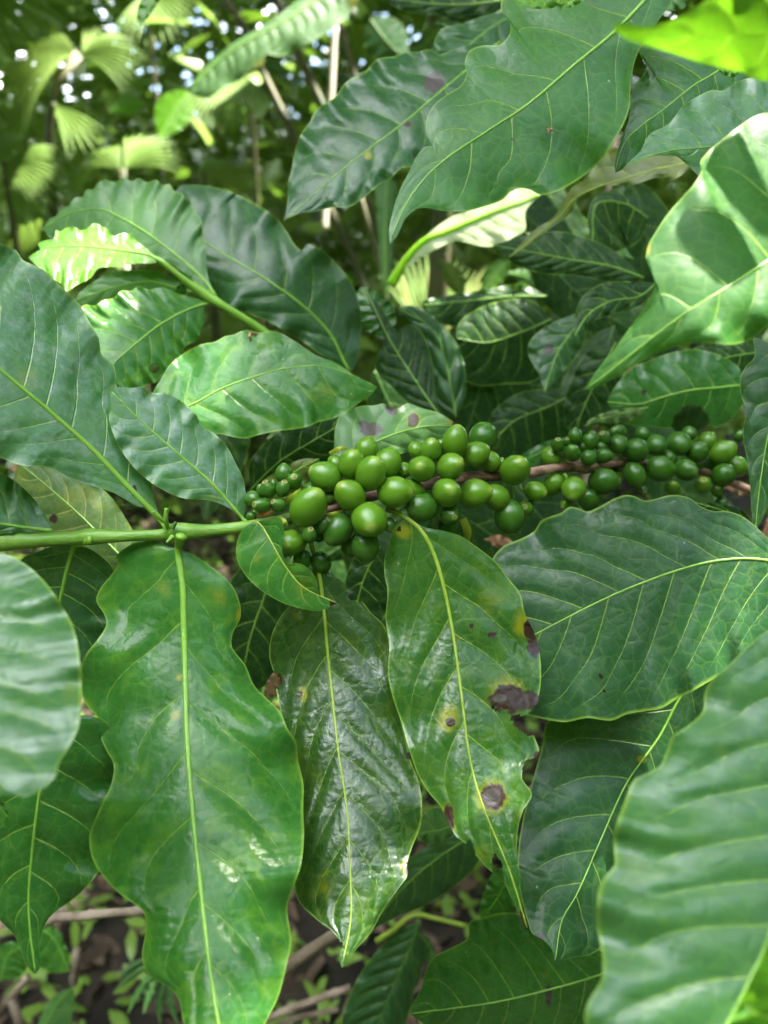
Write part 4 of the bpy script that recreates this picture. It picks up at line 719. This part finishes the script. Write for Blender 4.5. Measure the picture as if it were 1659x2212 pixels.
def crumb(label, x, y, z, r, seed):
    g_ = random.Random(seed); V, Fc = [], []
    for k in range(7):
        c = np.array([g_.uniform(-1, 1), g_.uniform(-.8, .8), g_.uniform(0, .5)]) * r; a = g_.uniform(0, 6.28); l = r * g_.uniform(.6, 1.3); b0 = len(V)
        d1 = np.array([math.cos(a), math.sin(a), g_.uniform(-.3, .6)]) * l; d2 = np.array([-math.sin(a), math.cos(a), g_.uniform(-.3, .3)]) * l * .4; d3 = np.array([0, 0, 1.]) * l * .35
        base = P1(x, y, z)
        for s_ in (-1, 1):
            for t_ in (-1, 1):
                for u_ in (0, 1): V.append(base + camdir(*(c + s_ * d1 * .5 + t_ * d2 * .5 + u_ * d3)))
        Fc += [(b0, b0 + 1, b0 + 3, b0 + 2), (b0 + 4, b0 + 6, b0 + 7, b0 + 5), (b0, b0 + 4, b0 + 5, b0 + 1), (b0 + 2, b0 + 3, b0 + 7, b0 + 6), (b0, b0 + 2, b0 + 6, b0 + 4), (b0 + 1, b0 + 5, b0 + 7, b0 + 3)]
    tag(mesh_obj('plant_crumb', np.array(V), Fc, M['dry'], smooth=False, loc=V[0]), label, 'debris')
crumb('tiny brown crumb of dry plant lying on the large wavy dark green leaf', 1189, 283, .272, .0011, 1)
crumb('tan crumb of dry plant on the upper edge of the broad soft green leaf', 546, 729, .371, .0018, 2)
# dry leaves caught in the bush
def dry(pts, z, label, cupv=.4):
    pts = np.array(pts, float); c = pts.mean(0); T([tuple(pts[0]), tuple(c), tuple(pts[2])], [tuple(pts[1])], [tuple(pts[3])], [z, z * 1.01], M['dry'], rb=0, nv=4, ntt=30, nvv=6, fold=(cupv, cupv * .5), rip=(.002, 3, 0), name='dry_leaf', label=label)
dry([(1257, 600), (1280, 632), (1318, 628), (1300, 592)], .74, 'tan dry leaf scrap under the long dark leaf')
dry([(1338, 678), (1352, 690), (1386, 660), (1365, 648)], .72, 'bright orange-pink dry leaf lit by the sun, left of the sunlit leaf')
dry([(1350, 805), (1365, 812), (1388, 790), (1368, 780)], .62, 'rusty red dry leaf just below the drip tip of the sunlit leaf')
dry([(1050, 845), (1080, 866), (1110, 845), (1085, 828)], .80, 'ochre dry leaf showing right of the blue-black folded leaf')
dry([(993, 900), (1000, 916), (1020, 905), (1008, 888)], .75, 'small ochre dry leaf above the top cherries')
dry([(1187, 850), (1215, 858), (1262, 800), (1236, 775)], .85, 'grey-beige scrap put in for ground seen between the hanging leaf and the drip tip')  # stands in for ground showing through a gap
dry([(1560, 1052), (1600, 1070), (1625, 1068), (1600, 1040)], .47, 'brown dry leaf behind the last far cherries')
dry([(1620, 1190), (1640, 1160), (1670, 1090), (1650, 1200)], .50, 'brown dry leaf at the right edge under the hanging grey-green leaf')
dry([(1045, 1165), (1090, 1190), (1120, 1180), (1080, 1155)], .45, 'dull brown dry leaf between the cherries and the broad matte leaf')

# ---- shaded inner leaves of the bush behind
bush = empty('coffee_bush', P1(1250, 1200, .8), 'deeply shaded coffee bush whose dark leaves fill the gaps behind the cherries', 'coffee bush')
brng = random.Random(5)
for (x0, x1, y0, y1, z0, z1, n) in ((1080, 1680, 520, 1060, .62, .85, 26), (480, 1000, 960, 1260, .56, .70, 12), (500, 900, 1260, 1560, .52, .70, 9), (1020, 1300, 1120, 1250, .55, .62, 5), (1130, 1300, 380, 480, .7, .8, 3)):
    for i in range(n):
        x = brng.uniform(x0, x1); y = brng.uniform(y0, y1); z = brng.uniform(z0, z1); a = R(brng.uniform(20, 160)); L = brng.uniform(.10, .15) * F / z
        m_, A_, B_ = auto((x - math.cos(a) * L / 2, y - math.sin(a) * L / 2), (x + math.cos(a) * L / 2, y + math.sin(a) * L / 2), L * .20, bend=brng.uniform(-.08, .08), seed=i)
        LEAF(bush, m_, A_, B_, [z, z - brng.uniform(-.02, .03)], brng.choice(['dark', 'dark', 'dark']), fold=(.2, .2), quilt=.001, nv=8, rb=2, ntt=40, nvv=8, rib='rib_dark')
Vt, Ft = tube_mesh(spline(np.array([P1(1180, 1900, .70), P1(1230, 1500, .72), P1(1270, 1050, .80), P1(1300, 600, .85), P1(1330, 300, .9)]), 30), np.linspace(.010, .005, 30), 10)
mesh_obj('stem', Vt, Ft, M['twig'], bush)

# ================================================================== THE GARDEN BEHIND
def wmesh(name, V, Fc, mat, parent=None, loc=None): return mesh_obj(name, V, Fc, M[mat] if isinstance(mat, str) else mat, parent, loc=loc if loc is not None else V[0])
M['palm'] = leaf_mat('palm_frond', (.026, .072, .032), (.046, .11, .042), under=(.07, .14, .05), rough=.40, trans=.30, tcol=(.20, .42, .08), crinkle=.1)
M['palmlit'] = leaf_mat('palm_frond_sunlit', (.085, .15, .04), (.14, .19, .07), under=(.15, .22, .07), rough=.42, trans=.35, tcol=(.42, .52, .12), crinkle=.1)  # lit copy of the frond: sunlight put into a paler colour
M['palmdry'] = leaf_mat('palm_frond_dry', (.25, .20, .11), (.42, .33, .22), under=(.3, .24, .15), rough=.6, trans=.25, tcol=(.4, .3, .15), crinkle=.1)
M['banana'] = leaf_mat('banana_leaf', (.050, .155, .035), (.075, .195, .05), vein=(.13, .27, .07), rough=.55, spec=.25, trans=.35, tcol=(.35, .6, .05), veinw=.003)
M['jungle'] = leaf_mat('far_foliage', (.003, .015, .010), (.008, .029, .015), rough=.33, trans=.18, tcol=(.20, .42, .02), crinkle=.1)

def fan(parent, hub, L, a0, a1, n, mat, droop=.35, tiltz=.3, split=.55, lean=0.0, wid=1.0, name='frond'):
    """pleated fan frond: leaflets from angle a0 to a1 (degrees in the picture plane, 0 = right, 90 = up)"""
    V, Fc = [], []; ks = 9
    for i in range(n):
        a = R(a0 + (a1 - a0) * (i + .5) / n); da = R(abs(a1 - a0)) / n * .5
        ln = L * (1 - .16 * abs((i + .5) / n - .5) * 2) * random.uniform(.94, 1.05)
        b0 = len(V)
        for k in range(ks + 1):
            s = k / ks; r = ln * s
            hw = r * math.tan(da) if s < split else split * ln * math.tan(da) * (1 - ((s - split) / (1 - split)) ** 1.6)
            hw = max(hw, 1e-4) * wid
            dr = droop * ln * max(0, s - .25) ** 2
            for sg in (-1, 0, 1):
                px = r * math.cos(a) - sg * hw * math.sin(a); py = r * math.sin(a) + sg * hw * math.cos(a); pz = (.9 * hw if sg == 0 else 0) - .45 * py + .08 * r
                V.append(hub + camdir(px, py, pz) + np.array([0, 0, -dr]))
        for k in range(ks):
            for q_ in (0, 1): Fc.append((b0 + 3 * k + q_, b0 + 3 * k + q_ + 1, b0 + 3 * k + 4 + q_, b0 + 3 * k + 3 + q_))
    o = wmesh(name, np.array(V), Fc, mat, parent); return o
def stalk(parent, pts, r0, r1, mat='cane', name='stalk', n=20):
    q = spline(np.array(pts, float), n); V, Fc = tube_mesh(q, np.linspace(r0, r1, n), 10); return wmesh(name, V, Fc, mat, parent, loc=q[0])
def palm(label, base, fronds):
    t = empty('fan_palm', base, label, 'palm', 'fan palms in the shaded garden behind')
    for (hx, hy, hz, Lpx, a0, a1, n, mat, droop, via) in fronds:
        h = P1(hx, hy, hz); stalk(t, [base] + [P1(*v) for v in via] + [h], .009, .006); fan(t, h, 1.18 * Lpx * hz / F, a0, a1, n, mat, droop)
    return t
def gb(x, y, z):                     # a point on the ground below a traced point
    p = P1(x, y, z); p[2] = 0; return p
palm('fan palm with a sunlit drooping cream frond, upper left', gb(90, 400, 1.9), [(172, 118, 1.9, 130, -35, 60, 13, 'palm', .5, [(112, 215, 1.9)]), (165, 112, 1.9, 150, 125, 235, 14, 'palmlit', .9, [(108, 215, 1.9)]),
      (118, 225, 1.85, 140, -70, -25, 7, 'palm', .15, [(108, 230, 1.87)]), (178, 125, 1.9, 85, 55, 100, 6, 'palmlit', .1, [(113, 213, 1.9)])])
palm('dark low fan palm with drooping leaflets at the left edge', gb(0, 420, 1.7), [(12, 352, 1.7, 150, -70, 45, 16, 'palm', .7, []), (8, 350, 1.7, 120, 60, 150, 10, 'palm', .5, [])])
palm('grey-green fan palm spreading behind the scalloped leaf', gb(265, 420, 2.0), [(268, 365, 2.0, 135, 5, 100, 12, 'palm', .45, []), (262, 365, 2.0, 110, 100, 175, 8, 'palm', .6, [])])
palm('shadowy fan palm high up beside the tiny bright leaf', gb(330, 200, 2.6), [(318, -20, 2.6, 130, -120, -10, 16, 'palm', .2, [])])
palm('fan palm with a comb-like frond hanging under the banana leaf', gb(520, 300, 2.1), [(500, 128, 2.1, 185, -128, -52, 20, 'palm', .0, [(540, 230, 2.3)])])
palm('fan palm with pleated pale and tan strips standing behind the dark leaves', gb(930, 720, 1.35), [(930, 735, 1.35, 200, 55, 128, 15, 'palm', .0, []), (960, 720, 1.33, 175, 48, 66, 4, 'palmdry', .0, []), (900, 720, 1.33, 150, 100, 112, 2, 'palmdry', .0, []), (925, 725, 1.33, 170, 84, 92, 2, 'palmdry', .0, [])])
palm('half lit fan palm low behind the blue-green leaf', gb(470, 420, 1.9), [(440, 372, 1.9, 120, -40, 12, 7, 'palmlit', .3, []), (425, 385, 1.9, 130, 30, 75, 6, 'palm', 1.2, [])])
palm('fan palm with streaky stalks in the top left corner', gb(-60, 200, 1.7), [(-60, -60, 1.7, 260, -60, -5, 7, 'palm', .1, [(-62, 100, 1.7)])])

# banana leaf
ban = empty('banana_plant', gb(820, 200, 1.2), 'banana leaf with ribbed blade and torn yellowing edge across the top', 'banana plant')
LEAF(ban, [(830, -190), (740, -75), (660, 15), (590, 60), (520, 98), (460, 142), (405, 198)], [(760, -180), (690, -90), (640, 0), (575, 50), (505, 92), (450, 138), (412, 182)],
     [(900, -130), (830, -60), (772, 5), (755, 30), (720, 62), (690, 80), (668, 92), (640, 107), (612, 122), (575, 118), (568, 140), (545, 148), (520, 172), (480, 192), (450, 212), (425, 208)], [1.25, 1.2, 1.15, 1.12], 'banana', fold=(.2, .15), rip=(.004, 5, 0), quilt=.0035, nv=22, va=.02, rb=5, rt=3, rib='rib', name='blade', ntt=150, spots=[(568, 138, (30, 14), 'y'), (765, 5, 20, 'y')])
stalk(ban, [gb(820, 200, 1.25), P1(960, 300, 1.28), P1(900, -120, 1.27), P1(830, -190, 1.25)], .03, .012, 'cane')
def cane(label, pts, r, mat='cane', extra=0):
    a = [P1(*p) for p in pts]; d = a[-1] - a[-2]; g = a[-1] + d * max(0, (a[-1][2] - 0)) / max(1e-3, -d[2]) if d[2] < -1e-3 else None
    if g is not None and extra: a.append(g)
    t = empty('cane', a[-1], label, 'cane', 'bare canes in the garden behind'); stalk(t, a, r, r * 1.1, mat, 'stem', 40)
    return t
cane('bare brown-green cane slanting down from under the banana leaf', [(470, -60, 1.7), (487, 0, 1.7), (522, 52, 1.7), (560, 140, 1.7), (642, 307, 1.7), (712, 450, 1.7), (762, 560, 1.7), (800, 650, 1.7)], .0075)
cane('second bare cane, leaning between the banana leaf and the ribbed blue-green leaf', [(590, -20, 1.6), (640, 107, 1.6), (695, 225, 1.6), (760, 365, 1.6), (830, 520, 1.6)], .0085)
cane('short pale sunlit cane above the ribbed blue-green leaf', [(724, 60, 1.5), (721, 87, 1.5), (718, 150, 1.5), (714, 222, 1.5), (706, 360, 1.5), (700, 500, 1.5)], .0070, 'palecane')
cane('dull cane just right of the pale sunlit one', [(722, 20, 1.6), (738, 70, 1.6), (752, 115, 1.6), (768, 172, 1.6), (810, 330, 1.6)], .0065)
cane('thin brown cane left of the upright pale green blade', [(780, 430, 1.4), (800, 500, 1.4), (822, 580, 1.4), (835, 650, 1.4)], .005)
# upright pale blade
T([(834, 640), (833, 570), (832, 500), (834, 430), (838, 380)], [(824, 600), (818, 520), (812, 440), (814, 400)], [(844, 600), (848, 520), (855, 440), (856, 400)], [.95, .95], 'pale', fold=(.4, .4), nv=2, rb=5, rt=2, label='upright pale green blade rising beside the drip tip of the wavy leaf', name='ginger_leaf')
# broad leaves further back
for i, (b_, t_, wl, z, mat, lab) in enumerate([((410, 195), (345, 300), 42, 2.3, 'young', 'yellow-green backlit leaf glowing in the dark, left of the comb-like palm frond'), ((310, 220), (235, 240), 24, 2.6, 'young', 'small yellow-green leaf glowing in the dark garden'),
        ((690, 150), (790, 215), 28, 2.0, 'dark', 'dark leaf between the leaning canes'), ((560, 130), (640, 160), 14, 2.0, 'palm', 'narrow green leaf under the banana leaf edge'), ((800, 40), (880, 130), 50, 1.4, 'matte', 'dull broad leaf behind the dull cane'),
        ((760, 620), (730, 590), 14, 1.2, 'young', 'small yellow-green leaf at the foot of the slanting cane'), ((840, 620), (770, 640), 14, 1.1, 'olive', 'olive leaf at the foot of the upright pale blade'), ((1000, 640), (950, 560), 22, 1.0, 'olive', 'brownish green leaf under the cream sunlit leaf'),
        ((1100, 560), (1040, 640), 24, .95, 'young', 'light green leaf behind the long dark leaf, left end'), ((1160, 610), (1095, 590), 16, .9, 'pale', 'sunlit pale green leaf tip below the long dark leaf')]):
    m_, A_, B_ = auto(b_, t_, wl, bend=.05, seed=40 + i); T(m_, A_, B_, [z, z * .98], mat, fold=(.2, .2), rb=2, nv=7, ntt=50, nvv=10, label=lab, name='broad_leaf')

# sun flecks: spots kept lit by gaps cut in the added crowns
s3 = SUN; e1 = np.cross(s3, [0, 0, 1.]); e1 /= np.linalg.norm(e1); e2 = np.cross(s3, e1)
def proj(p): return np.array([p @ e1, p @ e2])
LIT = [((1560, 560, .22), .022), ((1580, 680, .215), .018), ((1450, 640, .21), .012), ((1480, 60, .165), .012), ((1600, 110, .165), .014), ((1640, 1310, .31), .013), ((1655, 2160, .149), .005), ((190, 520, .41), .03), ((440, 800, .37), .012), ((1060, 450, .6), .06), ((1110, 480, .6), .05), ((600, 70, 1.17), .06), ((550, 110, 1.15), .06), ((500, 140, 1.14), .06), ((650, 50, 1.19), .06), ((700, 20, 1.2), .06), ((450, 180, 1.13), .06), ((420, 200, 1.12), .05),
       ((720, 150, 1.5), .05), ((715, 220, 1.5), .05), ((1130, 600, .9), .03), ((1360, 665, .72), .02), ((900, 905, .36), .004), ((100, 130, 1.9), .10), ((220, 130, 1.9), .05), ((60, 100, 1.85), .05), ((170, 290, 1.85), .04), ((380, 240, 2.3), .10), ((270, 230, 2.6), .06), ((1080, 850, .8), .03), ((970, 600, 1.35), .05)]
LP = [(proj(P1(*p)), r) for p, r in LIT]

# wall of far foliage
def leaf_cloud(name, pts, size, mat, rng, flat=.5, wr=.42, parent=None, bend=.25):
    V, Fc = [], []
    for p in pts:
        L = size * rng.uniform(.6, 1.4); a = rng.uniform(0, 6.28); el_ = rng.uniform(-.9, .5)
        u = np.array([math.cos(a) * math.cos(el_), math.sin(a) * math.cos(el_), math.sin(el_)]); r = np.array([rng.gauss(0, flat), rng.gauss(0, flat), 1.0]); sd = np.cross(u, r); sd /= np.linalg.norm(sd); nn = np.cross(sd, u)
        b0 = len(V); w_ = L * wr * .5
        V += [p, p + u * L * .35 + sd * w_ - nn * w_ * .2, p + u * L * .35 + nn * w_ * .15, p + u * L * .35 - sd * w_ - nn * w_ * .2, p + u * L * .75 + sd * w_ * .7 - nn * L * bend * .3, p + u * L * .72 - nn * L * bend * .2, p + u * L * .75 - sd * w_ * .7 - nn * L * bend * .3, p + u * L - nn * L * bend * .6]
        Fc += [(b0, b0 + 1, b0 + 2), (b0, b0 + 2, b0 + 3), (b0 + 1, b0 + 4, b0 + 5, b0 + 2), (b0 + 2, b0 + 5, b0 + 6, b0 + 3), (b0 + 4, b0 + 7, b0 + 5), (b0 + 5, b0 + 7, b0 + 6)]
    return wmesh(name, np.array(V), Fc, mat, parent, loc=(0, 0, 0) if parent is None else None)
rng = random.Random(11); pts = []
for i in range(2900):
    cy = 3.2 + 6 * rng.random() ** .7; cx = rng.uniform(-.62 * cy, .62 * cy); cz = rng.uniform(-.05, 1.0) * (1.5 + .42 * cy); rr = rng.uniform(.15, .45)
    for k in range(16): pts.append(np.array([cx + rng.gauss(0, rr), cy + rng.gauss(0, rr), max(.02, cz + rng.gauss(0, rr * .8))]))
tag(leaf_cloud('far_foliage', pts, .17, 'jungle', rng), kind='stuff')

pts = []
for _ in range(9000):
    y_ = .9 + 11 * rng.random() ** 1.5; pts.append(np.array([rng.uniform(-1.5 - .6 * y_, 2.5 + .6 * y_), y_, 1.62 + .30 * y_ + rng.uniform(0, 1.6)]))
pts = [p for p in pts if np.linalg.norm((p - P1(830, 1000, .35)) - ((p - P1(830, 1000, .35)) @ SUN) * SUN) > .60 and not any(np.linalg.norm(proj(p) - q_) < r_ + .32 for q_, r_ in LP)]
ft = empty('added_shade_roof', (5.5, 9.5, 0), 'unseen tree crown added to roof the garden behind into shade', 'tree')  # added out of view to keep sun and sky light off the background
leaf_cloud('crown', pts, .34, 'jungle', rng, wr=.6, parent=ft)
V, Fc = tube_mesh(spline(np.array([(5.5, 9.5, 0), (5.4, 9.4, 2), (4.6, 8.6, 4), (3.5, 7.5, 6)]), 24), np.linspace(.22, .08, 24), 12); wmesh('trunk', V, Fc, 'twig', ft)

hx = np.linspace(-14, 14, 57); hp = [(9.2, -.2), (9.5, 1.1), (10.0, 2.0), (11.0, 2.6), (14, 3.1), (22, 3.4)]; V = []; Fc = []
for i_, x_ in enumerate(hx):
    k_ = 1 + .12 * math.sin(1.3 * x_) + .08 * math.sin(3.1 * x_ + 1) - .42 * math.exp(-((x_ + 3.6) / .55) ** 2) - .2 * math.exp(-((x_ + 1.6) / .3) ** 2)
    for (y_, z_) in hp: V.append((x_, y_ + .25 * math.sin(2 * x_ + z_), z_ * k_))
Fc = [(i_ * 6 + k_, (i_ + 1) * 6 + k_, (i_ + 1) * 6 + k_ + 1, i_ * 6 + k_ + 1) for i_ in range(56) for k_ in range(5)]
M['bank'] = simple_mat('sky_bank_dark', (.006, .014, .006), (.018, .036, .012), .9, 4, 1, 30)
hl = wmesh('added_sky_bank', np.array(V), Fc, 'bank', loc=(0, 9, 0)); hl['kind'] = 'structure'  # added bank that closes off the sky behind the foliage

# unseen foliage ring added around the camera to cut low light and darken reflections
pts = []
for i in range(1500):
    a = rng.uniform(R(125), R(415)); d = rng.uniform(2.6, 4.4); rr = .3; hmax = 3.35 + .5 * math.sin(3 * a) + .45 * math.sin(7 * a + 1) + .5 * (d - 2.6) + (.6 if math.sin(a) < -.3 else 0)
    c = np.array([math.cos(a) * d, -.2 + math.sin(a) * d, rng.uniform(0, 1) ** .85 * hmax])
    for k in range(14): pts.append(c + np.array([rng.gauss(0, rr), rng.gauss(0, rr), rng.gauss(0, rr * .8)]))
pts = [p for p in pts if not (p[1] > 0 and abs(p[0]) < .75 * p[1] + .4)]
tag(leaf_cloud('unseen_foliage_ring', pts, .36, 'jungle', rng, wr=.6), kind='stuff')

# ground, litter and low growth
g = wmesh('ground', np.array([[-150, -150, 0], [150, -150, 0], [150, 150, 0], [-150, 150, 0]], float), [(0, 1, 2, 3)], 'soil', loc=(0, 0, 0)); g['kind'] = 'structure'
M['litter'] = simple_mat('leaf_litter', (.045, .028, .018), (.15, .10, .065), .85, 12, .6, 120)
pts = [np.array([rng.uniform(-1.6, 1.6), rng.uniform(.1, 3.2), rng.uniform(.005, .03)]) for _ in range(7000)]
tag(leaf_cloud('leaf_litter', pts, .060, 'litter', rng, flat=1.2), kind='stuff')
pts = []
for i in range(800):
    cx, cy = rng.uniform(-1.4, 1.4), rng.uniform(.3, 3.2)
    for k in range(10): pts.append(np.array([cx + rng.gauss(0, .05), cy + rng.gauss(0, .05), .02 + .26 * rng.random() ** 1.6]))
M['low'] = leaf_mat('low_growth', (.005, .022, .009), (.013, .040, .014), rough=.38, trans=.3, crinkle=.1)
tag(leaf_cloud('ground_cover', pts, .036, 'low', rng, wr=.34), kind='stuff')
def twig(label, pts, rad, nodes=True):
    a = np.array(pts, float); q = spline(a, 40); rr = np.full(40, rad) * q[:, 2] / F
    if nodes: rr = rr * (1 + .35 * np.exp(-((np.linspace(0, 1, 40)[:, None] - np.array([[.12, .47, .86]])) / .022) ** 2).sum(1)) * np.linspace(1.1, .9, 40)
    V, Fc = tube_mesh(P(q[:, 0], q[:, 1], q[:, 2]), rr, 12); return tag(wmesh('twig', V, Fc, 'twig'), label, 'twig', 'bare grey-brown twigs low in the bush')
twig('pale pinkish bare twig between the two hanging leaves at lower left', [(80, 2002, .46), (118, 1983, .46), (170, 1979, .46), (250, 1971, .46), (330, 1968, .47)], 9)
twig('thick pale bare twig passing behind the tip of the glossy dark leaf', [(540, 2140, .47), (620, 2086, .47), (720, 2020, .47), (830, 1945, .48), (960, 1845, .49), (1060, 1780, .50), (1160, 1700, .52)], 12)
twig('upper of two bare twigs side by side at the bottom edge', [(520, 2230, .62), (600, 2190, .62), (680, 2160, .62), (758, 2132, .62)], 8)
twig('lower of two bare twigs side by side at the bottom edge', [(540, 2250, .63), (620, 2205, .63), (690, 2188, .63), (732, 2180, .63)], 6)
twig('short straight tan twig standing in the litter at lower left', [(166, 2050, .75), (163, 2085, .75), (160, 2125, .76)], 8, False)
twig('pinkish twig lying in the litter at lower left', [(60, 2110, .85), (40, 2135, .85), (15, 2165, .86)], 8, False)
twig('leaning tan twig low at the left edge', [(25, 2160, .85), (35, 2190, .85), (50, 2230, .86)], 9, False)
sd = empty('coffee_seedling', P1(890, 1976, .56), 'young seedling with a forked yellow-green stem and ribbed blue-green leaves at the bottom', 'seedling')
tube_part('stem', [(812, 2034, .56), (850, 2008, .56), (893, 1976, .56), (940, 1984, .56), (1005, 2000, .56)], 6, 5, M['rib_yellow'], sd)
LEAF(sd, [(905, 1990), (885, 2050), (850, 2130), (800, 2260)], [(860, 2010), (810, 2060), (765, 2130), (740, 2220)], [(905, 2050), (895, 2130), (870, 2220)], [.56, .56], 'matte', fold=(.25, .25), quilt=.0035, nv=9, va=.14, rb=4, rt=2, rib='rib_dark')
LEAF(sd, [(893, 2000), (900, 2080), (890, 2150)], [(884, 2040), (880, 2110)], [(912, 2040), (908, 2110)], [.58, .58], 'matte', fold=(.25, .25), nv=6, rb=2, ntt=40, nvv=8)
LEAF(sd, [(900, 2010), (930, 2050), (935, 2090)], [(905, 2040), (915, 2075)], [(925, 2025), (940, 2060)], [.58, .58], 'matte', fold=(.25, .25), nv=6, rb=2, ntt=40, nvv=8)
up = empty('understory_plant', P1(330, 2120, .75), 'low plant with narrow blue-grey blades beside the big fresh leaf, lower left', 'plant')
for i, (b_, t_) in enumerate([((330, 2080), (248, 2142)), ((345, 2090), (276, 2190)), ((350, 2100), (310, 2190)), ((360, 2110), (345, 2212)), ((320, 2070), (255, 2115)), ((365, 2130), (385, 2212))]):
    m_, A_, B_ = auto(b_, t_, 9, bend=.06, seed=80 + i); LEAF(up, m_, A_, B_, [.75, .74], 'matte', fold=(.4, .4), rb=2, nv=5, ntt=40, nvv=6, rib='rib_dark', name='blade')

# ---- unseen canopy added overhead to block the sun, with gaps for sun flecks
org = proj(P1(830, 1100, .32)); pts = []; rng = random.Random(3); st_ = .0225
for i in range(-34, 35):
    for j in range(-46, 34):
        c = org + np.array([i * st_ + rng.uniform(-.006, .006), j * st_ + rng.uniform(-.006, .006)])
        if any(np.linalg.norm(c - q_) < r + .016 for q_, r in LP): continue
        far_ = max(abs(i) - 22, abs(j) - 26, 0)
        if rng.random() < .05 * far_: continue
        h = 2.3 + rng.uniform(0, .4); base = s3 * (P1(830, 1100, .32) @ s3 + h); pts.append(base + e1 * c[0] + e2 * c[1])
gd = np.array([.25, .95, -.375]); gd = proj(gd / np.linalg.norm(gd))
for _ in range(1500):
    c = org + np.array([rng.uniform(-1.9, 1.9), rng.uniform(-1.9, 1.9)]); d_ = c - org
    if np.linalg.norm(d_) < .72 or d_ @ gd < .1 or any(np.linalg.norm(c - q_) < r + .07 for q_, r in LP): continue
    pts.append(s3 * (P1(830, 1100, .32) @ s3 + 2.5 + rng.uniform(0, .4)) + e1 * c[0] + e2 * c[1])
for _ in range(420):  # unseen leaves added above the bush to block its top light
    p = P1(rng.uniform(850, 1900), rng.uniform(-1500, -120), rng.uniform(.5, 1.1)); q_p = proj(p)
    if any(np.linalg.norm(q_p - q_) < r + .085 for q_, r in LP): continue
    pts.append(p)
tr = empty('added_shade_canopy', (.9, .5, 0), 'unseen leafy canopy added above the bush to shade it', 'tree')
V, Fc = [], []
for p in pts:
    a = rng.uniform(0, 6.28); t1 = math.cos(a) * e1 + math.sin(a) * e2; t2 = np.cross(s3, t1); n_ = s3 * rng.uniform(-.35, .35); L = .0225 if np.linalg.norm(proj(p) - org) < .72 and p[2] > 2.2 else .075; b0 = len(V)
    V += [p - t1 * L * 1.15, p - t1 * L * .5 + t2 * L * .62, p + t1 * L * .4 + t2 * L * .66 + n_ * L, p + t1 * L * 1.3 + n_ * L * 1.5, p + t1 * L * .4 - t2 * L * .66 + n_ * L, p - t1 * L * .5 - t2 * L * .62]
    Fc += [(b0, b0 + 1, b0 + 2, b0 + 5), (b0 + 5, b0 + 2, b0 + 3, b0 + 4)]
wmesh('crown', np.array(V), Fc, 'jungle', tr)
def shade_leaf(px, h, mat='mid'):  # unseen leaf added, outlined to throw its shadow onto the sunlit leaf
    X_, Y_, Z_ = SUNLEAF; ring = []
    for k_ in range(len(px)):
        (xa, ya), (xb, yb) = px[k_], px[(k_ + 1) % len(px)]
        for f_ in (0, .33, .67):
            x = xa + (xb - xa) * f_; y = ya + (yb - ya) * f_; ring.append(P1(x, y, Z_[np.argmin((X_ - x) ** 2 + (Y_ - y) ** 2)]) + SUN * h)
    c_ = sum(ring) / len(ring); wmesh('leaf', np.array([c_] + ring), [(0, i_ + 1, (i_ + 1) % len(ring) + 1) for i_ in range(len(ring))], mat, tr)
shade_leaf([(1478, 455), (1530, 445), (1573, 458), (1604, 510), (1643, 580), (1583, 623), (1547, 610), (1500, 566), (1463, 527), (1458, 490)], .12)
shade_leaf([(1524, 362), (1545, 312), (1598, 285), (1630, 350), (1670, 430), (1690, 530), (1640, 510), (1580, 440)], .13)
shade_leaf([(1404, 738), (1440, 700), (1482, 674), (1484, 690), (1450, 724)], .10)
V, Fc = tube_mesh(spline(np.array([(.9, .5, 0), (.92, .52, .8), (.85, .5, 1.6), (.6, .45, 2.3)]), 24), np.linspace(.05, .02, 24), 10); wmesh('trunk', V, Fc, 'twig', tr)

for o in bpy.data.objects:
    if '_o' in o: del o['_o']
